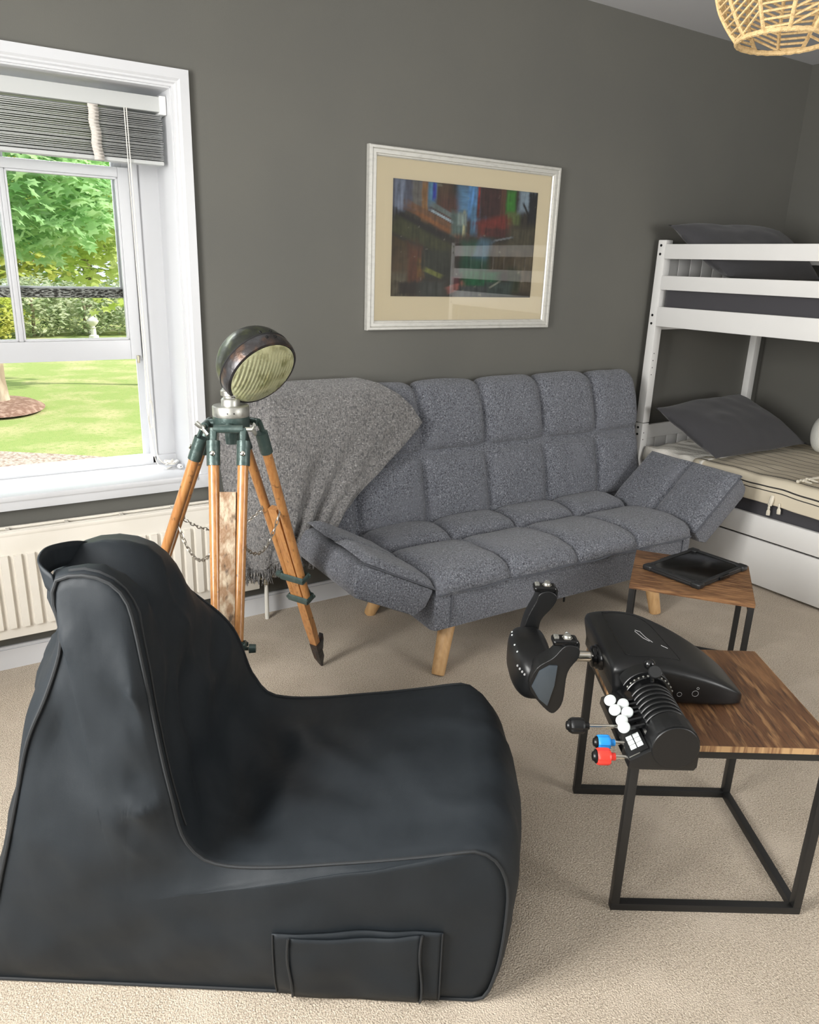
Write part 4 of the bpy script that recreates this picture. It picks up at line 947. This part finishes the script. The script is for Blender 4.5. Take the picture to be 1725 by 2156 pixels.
rail(-.001, .024, .263, .380, 'side_rail'); rail(BW - .024, BW + .001, .263, .380, 'side_rail')
for ye in (-.012, -(BL_ - .040)):
    for z0, z1, zc0, zc1 in ((1.27, 1.655, 1.645, 1.70), (.24, .635, .62, .70)):
        MB().box((pwid, ye - .022, zc0), (BW - pwid, ye + .0, zc1), .003).build('headboard_cap', M_['bed'], bunk)
        MB().box((pwid, ye - .022, z0 - .02), (BW - pwid, ye, z0 + .03), .003).build('headboard_rail', M_['bed'], bunk)
        nP = 9; wp = (BW - 2 * pwid) / nP
        for k in range(nP): MB().box((pwid + k * wp + .0025, ye - .016, z0 + .02), (pwid + (k + 1) * wp - .0025, ye - .006, zc0 + .005), .0025).build('headboard_plank', M_['bed'], bunk)
for z in (1.30, .285):
    sb = None
    for k in range(12):
        Mx = Matrix.Translation((0, -.16 - k * .155, z))
        if sb is None:
            sb = MB().box((.024, -.035, -.01), (BW - .024, .035, .01), .003).build('bed_slat', M_['oak'], bunk); sb.matrix_local = Mx
        else: inst(sb, bunk, Mx)
dr = MB().box((.002, -(BL_ - pdep - .01), .012), (.022, -pdep - .006, .253), .004).build('drawer', M_['bed'], bunk)
MB().box((.022, -(BL_ - pdep - .03), .02), (.72, -pdep - .03, .19), .004).build('drawer_box', M_['bed'], dr)

def place(o): o.location = BO; o.rotation_euler = (0, 0, RB); return o
def tag_single(o, label, cat, group=None): place(o); return tag(o, label, cat, group)
def mattress(z0, z1, label):
    o = MB().box((.03, -1.97, z0), (BW - .035, -.06, z1), .03, None, 4).build('mattress', M_['sheet'], smooth=60); tag_single(o, label, 'mattress', 'bunk mattresses'); return o
mattress(1.312, 1.492, 'charcoal sheeted mattress on the upper bunk'); mattress(.297, .553, 'charcoal sheeted mattress on the lower bunk')
# striped blankets: an attribute carries the distance across the cloth for the woven stripes
sm = bpy.data.materials.new('striped_cotton'); sm.use_nodes = True; nt = sm.node_tree; N = nt.nodes; L = nt.links
at = N.new('ShaderNodeAttribute'); at.attribute_name = 'across'
def mth(op, a, b):
    n_ = N.new('ShaderNodeMath'); n_.operation = op
    for i, q in enumerate((a, b)):
        if q is None: continue
        if isinstance(q, (int, float)): n_.inputs[i].default_value = q
        else: L.new(q, n_.inputs[i])
    return n_.outputs[0]
A_ = at.outputs['Fac']
s1 = mth('LESS_THAN', mth('FRACT', mth('MULTIPLY', A_, 1 / .082), None), .085)
s2 = mth('LESS_THAN', mth('FRACT', mth('MULTIPLY', A_, 1 / .013), None), .36)
band = mth('MULTIPLY', mth('GREATER_THAN', A_, .150), mth('LESS_THAN', A_, .185))
inside = mth('GREATER_THAN', A_, .075)
edge1 = mth('MULTIPLY', mth('GREATER_THAN', A_, .062), mth('LESS_THAN', A_, .067))
tot = mth('MAXIMUM', mth('MAXIMUM', mth('MULTIPLY', s1, inside), mth('MULTIPLY', s2, band)), edge1)
mxn = N.new('ShaderNodeMix'); mxn.data_type = 'RGBA'; mxn.inputs[6].default_value = (.66, .59, .46, 1); mxn.inputs[7].default_value = (.035, .032, .03, 1); L.new(tot, mxn.inputs['Factor'])
L.new(mxn.outputs[2], N['Principled BSDF'].inputs['Base Color']); N['Principled BSDF'].inputs['Roughness'].default_value = .95
def blanket(label, path, y0, y1, nm='striped_blanket', amp=.006):
    """path: cross-section in (x,z) from the front hem over the mattress"""
    P = [(q.x, q.y) for q in catmull([(a, b, 0) for a, b in path], 5)]
    Ls = [0]
    for a, b in zip(P, P[1:]): Ls.append(Ls[-1] + math.hypot(b[0] - a[0], b[1] - a[1]))
    nv = 60; mb = MB(); acr = []
    for i, (x, z) in enumerate(P):
        for j in range(nv + 1):
            y = lerp(y0, y1, j / nv); w_ = amp * (1 + noise.noise(Vector((x * 5, y * 7, 1)))) + amp * .8 * noise.noise(Vector((x * 16, y * 10, 4)))
            hang = smooth(.03, -.01, x)
            mb.v.append(Vector((x - hang * (.006 + .5 * w_), y, z + w_ * (1 - hang) + .012 * hang * math.sin(y * 7 + .6)))); acr.append(Ls[i] + .004 * noise.noise(Vector((x * 3, y * 4, 8))))
    for i in range(len(P) - 1):
        for j in range(nv): a = i * (nv + 1) + j; mb.f.append((a, a + nv + 1, a + nv + 2, a + 1))
    o = mb.build(nm, sm, smooth=80, solid=.006, fix=False); at_ = o.data.attributes.new('across', 'FLOAT', 'POINT'); at_.data.foreach_set('value', acr)
    return tag_single(o, label, 'blanket', 'striped bunk blankets')
lowb = blanket('cream blanket with black stripes spread over the lower bunk', [(.012, .445), (.013, .48), (.018, .53), (.035, .563), (.07, .570), (.2, .571), (.5, .572), (.8, .571), (1.02, .571)], -.40, -1.95)
uppb = blanket('cream blanket with black stripes spread over the upper bunk', [(.060, .0 + 1.503), (.10, 1.510), (.3, 1.512), (.6, 1.512), (1.02, 1.511)], -.40, -1.93)
# tassels: knotted cotton ends on the lower blanket
def tassel(parent, p, dirv):
    d = Vector(dirv).normalized(); mb = MB(); p = Vector(p)
    mb.tube([p, p + d * .012], [.004, .006], 6); mb.lathe([(.007 * math.sin(PI * k / 6), -.007 * math.cos(PI * k / 6)) for k in range(7)], 8, Matrix.Translation(p + d * .018))
    for k in range(9):
        a = 2 * PI * k / 9; o_ = Vector((math.cos(a), math.sin(a), 0)) * .006
        mb.tube([p + d * .02, p + d * .035 + o_, p + d * .055 + o_ * 1.2], [.003, .0035, .002], 5)
    return mb.build('tassel', M_['linen'], parent)
tassel(lowb, (-.006, -.895, .455), (-.02, -.05, -1)); tassel(lowb, (-.006, -.945, .475), (.0, -.1, -1)); 
MB().tube(catmull([(.0, -.90, .50), (-.012, -.905, .48), (-.010, -.90, .455)], 4), .011, 8).build('rolled_corner', M_['linen'], lowb)
for k in range(12): tassel(lowb, (.06 + k * .06, -.99 - .12 * k * .12 + .02 * math.sin(k * 2.1), .600), (.15 * math.sin(k * 3), -.6 + .5 * math.sin(k), -.02))
MB().tube(catmull([(.05, -.985, .592), (.25, -1.0, .592), (.5, -1.02, .592), (.75, -1.04, .592)], 6), .008, 8).build('fringe_edge', M_['linen'], lowb)
def shf(s, t):
    y = lerp(-.07, -.46, t); x = lerp(-.004, .98, s)
    z = .572 + .014 * noise.noise(Vector((x * 6, y * 9, 2))) + .012 * (1 - abs(noise.noise(Vector((x * 9 + y * 8, y * 6, 5))))) ** 4
    if s < .04: z -= .08 * (1 - s / .04) ** 2; x = .014 + (x + .004) * .6
    return Vector((x, y, z))
M_['sheet_white'] = mat('white_sheet', (.80, .77, .70), .95, bump=(120, .3))
o = MB().grid(shf, 50, 24).build('top_sheet', M_['sheet_white'], smooth=80, solid=.006); tag_single(o, 'crumpled cream sheet at the head of the lower bunk', 'sheet')
# pillows
def pillow(c, th, label, seed=0, ear=.02, m='pillow'):
    c = [Vector(p) for p in c]; nrm_ = (c[1] - c[0]).cross(c[3] - c[0]).normalized(); mb = MB(); n_ = 34
    for sg in (1, -1):
        def fn(s, t):
            p = c[0].lerp(c[1], s).lerp(c[3].lerp(c[2], s), t)
            b = (max(0, 1 - abs(2 * s - 1) ** 2.6) * max(0, 1 - abs(2 * t - 1) ** 2.6)) ** .6
            pin = 1 - .045 * (math.sin(PI * t) if True else 0); pc = (c[0] + c[1] + c[2] + c[3]) / 4
            e = p - pc; k = 1 - .05 * (1 - abs(2 * s - 1) ** 3) * abs(2 * t - 1) ** 4 - .05 * (1 - abs(2 * t - 1) ** 3) * abs(2 * s - 1) ** 4
            q = pc + e * k
            w_ = .014 * noise.noise(Vector((s * 3 + seed, t * 3, sg))) + .007 * noise.noise(Vector((s * 9, t * 7 + seed, sg)))
            return q + nrm_ * (sg * b * th + w_ * b + .010 * noise.noise(Vector((s * 4, t * 4, seed))))
        mb.grid(fn, n_, n_)
    bm = bmesh.new(); me = bpy.data.meshes.new('t'); me.from_pydata([tuple(p) for p in mb.v], [], mb.f); bm.from_mesh(me); bmesh.ops.remove_doubles(bm, verts=bm.verts[:], dist=.0015); k = MB().bm(bm); bpy.data.meshes.remove(me)
    o = k.build('pillow', M_[m], smooth=80); return tag(o, label, 'pillow', 'bunk pillows')
pillow([(3.545, -.575, .615), (4.36, -.60, .625), (4.27, -.165, .86), (3.50, -.165, .825)], .085, 'charcoal pillow leaning on the head of the lower bunk', 1)
pillow([(3.60, -.44, 1.55), (4.42, -.46, 1.55), (4.36, -.19, 1.815), (3.44, -.14, 1.80)], .095, 'charcoal pillow propped above the guard rail on the upper bunk', 5)
# round white plush cushion
tc_ = Vector((4.40, -.685, .592))
ty = thing('plush_cushion', 'round white plush cushion with black outlines behind the lower pillow', 'cushion', tc_)
def plu(s, t):
    a = -PI / 2 + PI * s; b = 2 * PI * t; r = .105 * (math.cos(a) ** .7 if math.cos(a) > 0 else 0)
    return Vector((r * math.cos(b) * 1.05, r * math.sin(b) * .75, .105 + .112 * math.sin(a)))
MB().grid(plu, 24, 32, False, True).build('body', M_['soft_white'], ty, smooth=80)
def onplu(x, z):
    s_ = max(-.99, min(.99, (z - .105) / .112)); a = math.asin(s_); r = .105 * math.cos(a) ** .7; k = max(-.99, min(.99, x / (r * 1.05)))
    return Vector((x, -r * math.sqrt(1 - k * k) * .75 - .001, z))
for P in ([(-.085, .14), (-.088, .10), (-.07, .075), (-.04, .068), (-.015, .072), (.01, .085), (.04, .075)], [(-.045, .068), (-.05, .04), (-.03, .032), (.0, .04), (.04, .03)], [(-.012, .125), (-.018, .135), (-.008, .145)]):
    MB().tube(catmull([onplu(a, b) for a, b in P], 5), .0016, 5).build('outline_stitch', M_['line'], ty)

# ------------------------------------------------------------------ rattan pendant
pd = thing('pendant_lampshade', 'woven rattan pendant lampshade hanging from the ceiling', 'lampshade', (1.73, -1.843, 2.055))
sp_ = [(0, .098), (.03, .122), (.07, .146), (.12, .158), (.17, .150), (.22, .122), (.26, .08), (.28, .05)]
def prad(z): return pw(z, sp_)
NRB = 12
for zz, rr, nm in ((0, .098, 'bottom_ring'), (.28, .05, 'top_ring'), (.125, .158, 'middle_ring')):
    MB().tube([(rr * math.cos(2 * PI * k / 60), rr * math.sin(2 * PI * k / 60), zz + .0008 * math.sin(k * 9)) for k in range(60)], .0056 if nm != 'middle_ring' else .0028, 8, closed=True).build(nm, M_['rattan'], pd)
prc = catmull([(r, 0, z) for z, r in sp_], 5)
rib_ = MB().tube(prc, .0046, 7).build('rib', M_['rattan'], pd)
for k in range(1, NRB): inst(rib_, pd, Matrix.Rotation(2 * PI * k / NRB + .17, 4, 'Z'))
rib_.matrix_local = Matrix.Rotation(.17, 4, 'Z')
for par in (0, 1):
    mb = MB()
    for k in range(21):
        z0 = .006 + k * .0128; dz = .030 * (1 if par else -1)
        za, zb = (z0, z0 + abs(dz)) if par else (z0, z0 + .002)
        if zb > .28: continue
        ra, rb = prad(za), prad(zb); a0, a1 = 0, 2 * PI / NRB
        mb.tube([(ra * math.cos(a0), ra * math.sin(a0), za), (rb * math.cos(a1), rb * math.sin(a1), zb)], .0029, 5)
    wp_ = mb.build('woven_panel', M_['rattan'], pd); wp_.matrix_local = Matrix.Rotation(.17 + par * 2 * PI / NRB, 4, 'Z')
    for k in range(2, NRB, 2): inst(wp_, pd, Matrix.Rotation(.17 + (k + par) * 2 * PI / NRB, 4, 'Z'))
MB().tube([(0, 0, .2), (0, 0, ZC - 2.055 - .02)], .003, 8).build('flex', M_['plastic_w'], pd)
MB().lathe([(0, -.03), (.045, -.028), (.05, -.01), (.05, 0), (0, 0)], 24, Matrix.Translation((0, 0, ZC - 2.055))).build('ceiling_rose', M_['plastic_w'], pd)
MB().lathe([(0, .14), (.012, .14), (.018, .16), (.018, .21), (.008, .225), (0, .225)], 16).build('lamp_holder', M_['plastic_w'], pd)
mb = MB()
for k in range(3):
    a = 2 * PI * k / 3; mb.tube([(.012 * math.cos(a), .012 * math.sin(a), .2), (.05 * math.cos(a), .05 * math.sin(a), .278)], .002, 6)
mb.build('spider', M_['steel'], pd)

# ------------------------------------------------------------------ garden
GZ = -1.0
def lawnf(u, v):
    x = lerp(-25, 40, u); y = lerp(.5, 60, v); return Vector((x, y, GZ + .06 * noise.noise(Vector((x * .2, y * .2, 0)))))
struct('lawn', MB().grid(lawnf, 40, 40), M_['grass'])
def pathf(s, t):
    x = lerp(-14, 14, s); c = 7.75 - .62 * x - (.05 * x * x if x > 0 else 0); return Vector((x, lerp(c - 3.2, c + .55, t), GZ + .09))
struct('garden_path', MB().grid(pathf, 40, 4), M_['gravel'])
struct('mulch_bed', MB().lathe([(0, GZ + .16), (.7, GZ + .14), (1.15, GZ + .1), (1.35, GZ + .04)], 28, Matrix.Translation((.95, 11.45, 0)) @ Matrix.Diagonal((.55, .75, 1, 1))), M_['mulch'])
LEAF = [(0, 0), (.10, .28), (.42, .22), (.30, .48), (.48, .72), (.16, .68), (0, 1.05), (-.16, .68), (-.48, .72), (-.30, .48), (-.42, .22), (-.10, .28)]
OVAL = [(0, 0), (.20, .3), (.22, .62), (0, 1), (-.22, .62), (-.20, .3)]
def leaves(pts, size, shape, droop=.5):
    mb = MB(); vs = mb.v; fs = mb.f
    for p in pts:
        s = size * random.uniform(.65, 1.25); a = random.uniform(0, 2 * PI)
        d = Vector((math.cos(a), math.sin(a), random.uniform(-1, .4) * droop * 1.6)).normalized(); n_ = Vector((random.gauss(0, .5), random.gauss(-.25, .5), 1)).normalized()
        x = d.cross(n_).normalized(); b = len(vs)
        for (lx, ly) in shape: vs.append(p + x * lx * s + d * ly * s - n_ * (lx * lx * s * .25))
        fs.append(tuple(range(b, b + len(shape))))
    return mb
def blob(c, r, n, shell=.55):
    out = []
    while len(out) < n:
        q = Vector((random.gauss(0, 1), random.gauss(0, 1), random.gauss(0, 1))).normalized() * (random.uniform(shell, 1) ** .7)
        q *= 1 + .25 * noise.noise(q * 2.2 + Vector(c)); out.append(Vector((c[0] + q.x * r[0], c[1] + q.y * r[1], c[2] + q.z * r[2])))
    return out
def tree(label, loc_, hgt, crown, leafm, n, size, shape, tr=.2, group=None, flare=1.9, extra=()):
    t = thing('garden_tree', label, 'tree', (loc_[0], loc_[1], GZ), 0, group)
    MB().tube([(0, 0, 0), (.0, 0, .15), (.01, 0, .5), (.03, 0, hgt * .3), (.08, .05, hgt * .55), (.0, .1, hgt * .85)], [tr * flare, tr * 1.35, tr, tr * .85, tr * .6, tr * .2], 14).build('trunk', M_['bark'], t)
    for k in range(7):
        a = 2.4 * k + .5; z = hgt * (.28 + .08 * k); l = crown[0][1][0] * .8
        MB().tube(catmull([(0.03, 0.02, z), (l * .4 * math.cos(a), l * .4 * math.sin(a), z + hgt * .08), (l * .8 * math.cos(a), l * .8 * math.sin(a), z + hgt * .09), (l * 1.05 * math.cos(a), l * 1.05 * math.sin(a), z + hgt * .03)], 3), [tr * .35] * 4 + [tr * .2] * 3 + [tr * .1] * 3, 7).build('branch', M_['bark'], t)
    pts = []
    tot = sum(c[2] for c in crown)
    for c, r, wgt in crown: pts += blob(c, r, int(n * wgt / tot))
    leaves(pts, size, shape).build('foliage', leafm, t, smooth=0, fix=False, kind='stuff')
    return t
tree('maple tree close to the window with broad mid green leaves', (.99, 11.5), 8.5, [((.0, 0, 5.4), (3.0, 2.6, 2.9), 3), ((.7, -.8, 3.5), (1.3, 1.4, 1.0), 1.3), ((-1.6, -.6, 3.7), (1.4, 1.3, 1.1), .8)], M_['leaf_a'], 8000, .24, LEAF, .135)
tree('young lime tree with thin branches and yellow green leaves', (3.9, 13.2), 8, [((-.5, 0, 4.6), (1.7, 1.8, 2.8), 2), ((-1.1, -.3, 3.2), (.9, 1, .9), .6)], M_['leaf_b'], 2600, .26, LEAF, .07, None, 1.3)
bush = [(1.6, 23.5, 1.3, 1.5, 'leaf_d'), (3.1, 24.2, 1.25, 1.75, 'leaf_c'), (4.7, 24.6, 1.3, 1.65, 'leaf_c'), (6.6, 24.8, 1.5, 1.8, 'leaf_c'), (9.2, 25.5, 1.8, 2.0, 'leaf_c'), (-1.6, 25, 1.9, 2.0, 'leaf_c')]
names = ['small yellow green shrub at the left of the hedge row', 'rounded variegated laurel shrub left of the stone urn', 'rounded variegated laurel shrub behind the stone urn', 'broad laurel shrub right of the stone urn', 'largest laurel shrub at the right end of the hedge row', 'laurel shrub at the far left of the hedge row']
for (x, y, r, h, lm_), nm in zip(bush, names):
    s_ = thing('laurel_shrub', nm, 'shrub', (x, y, GZ), 0, 'shrubs beyond the lawn')
    MB().tube([(0, 0, 0), (.05, 0, h * .5), (.0, .05, h * .8)], [.06, .05, .02], 8).build('stem', M_['bark'], s_)
    leaves(blob((0, 0, h * .52), (r, r * .8, h * .55), 2600, .6), .17, OVAL).build('foliage', M_[lm_], s_, smooth=0, fix=False, kind='stuff')
far = [(-4, 34, 11, 4.5, 'leaf_b'), (2.2, 33, 9, 3.6, 'leaf_d'), (6.8, 35, 11, 4.6, 'leaf_b'), (11.5, 34, 10, 4.2, 'leaf_a'), (16.5, 36, 12, 5, 'leaf_b'), (-10, 35, 12, 5, 'leaf_a'), (4.6, 42, 14, 5, 'leaf_a')]
fn_ = ['tall yellow green tree far left beyond the hedge', 'pale lime green tree in the gap beyond the hedge', 'broad yellow green tree right of the gap beyond the hedge', 'mid green tree beyond the right end of the hedge', 'tallest tree at the far right of the garden', 'mid green tree at the far left of the garden', 'dark green tree rising behind the others']
for (x, y, h, r, lm_), nm in zip(far, fn_):
    tree(nm, (x, y), h, [((0, 0, h * .58), (r, r * .7, h * .46), 2), ((.3, -1, h * .28), (r * .8, r * .5, h * .24), 1)], M_[lm_], 3200, .55, OVAL, .22, 'trees beyond the hedge')
un = thing('stone_urn', 'pale stone urn with a pointed lid standing before the shrubs', 'urn', (4.75, 23.4, GZ))
un.scale = (.55, .55, .60)
MB().lathe([(0, 0), (.28, 0), (.28, .12), (.16, .18), (.14, .5), (.2, .55), (0, .55)], 20).build('pedestal', M_['stone'], un)
MB().lathe([(0, .55), (.12, .55), (.10, .62), (.26, .74), (.33, .86), (.34, .90), (.2, .92), (0, .92)], 24).build('bowl', M_['stone'], un)
MB().lathe([(0, .92), (.30, .92), (.22, 1.02), (.10, 1.10), (.05, 1.2), (.06, 1.26), (0, 1.34)], 24).build('lid', M_['stone'], un)
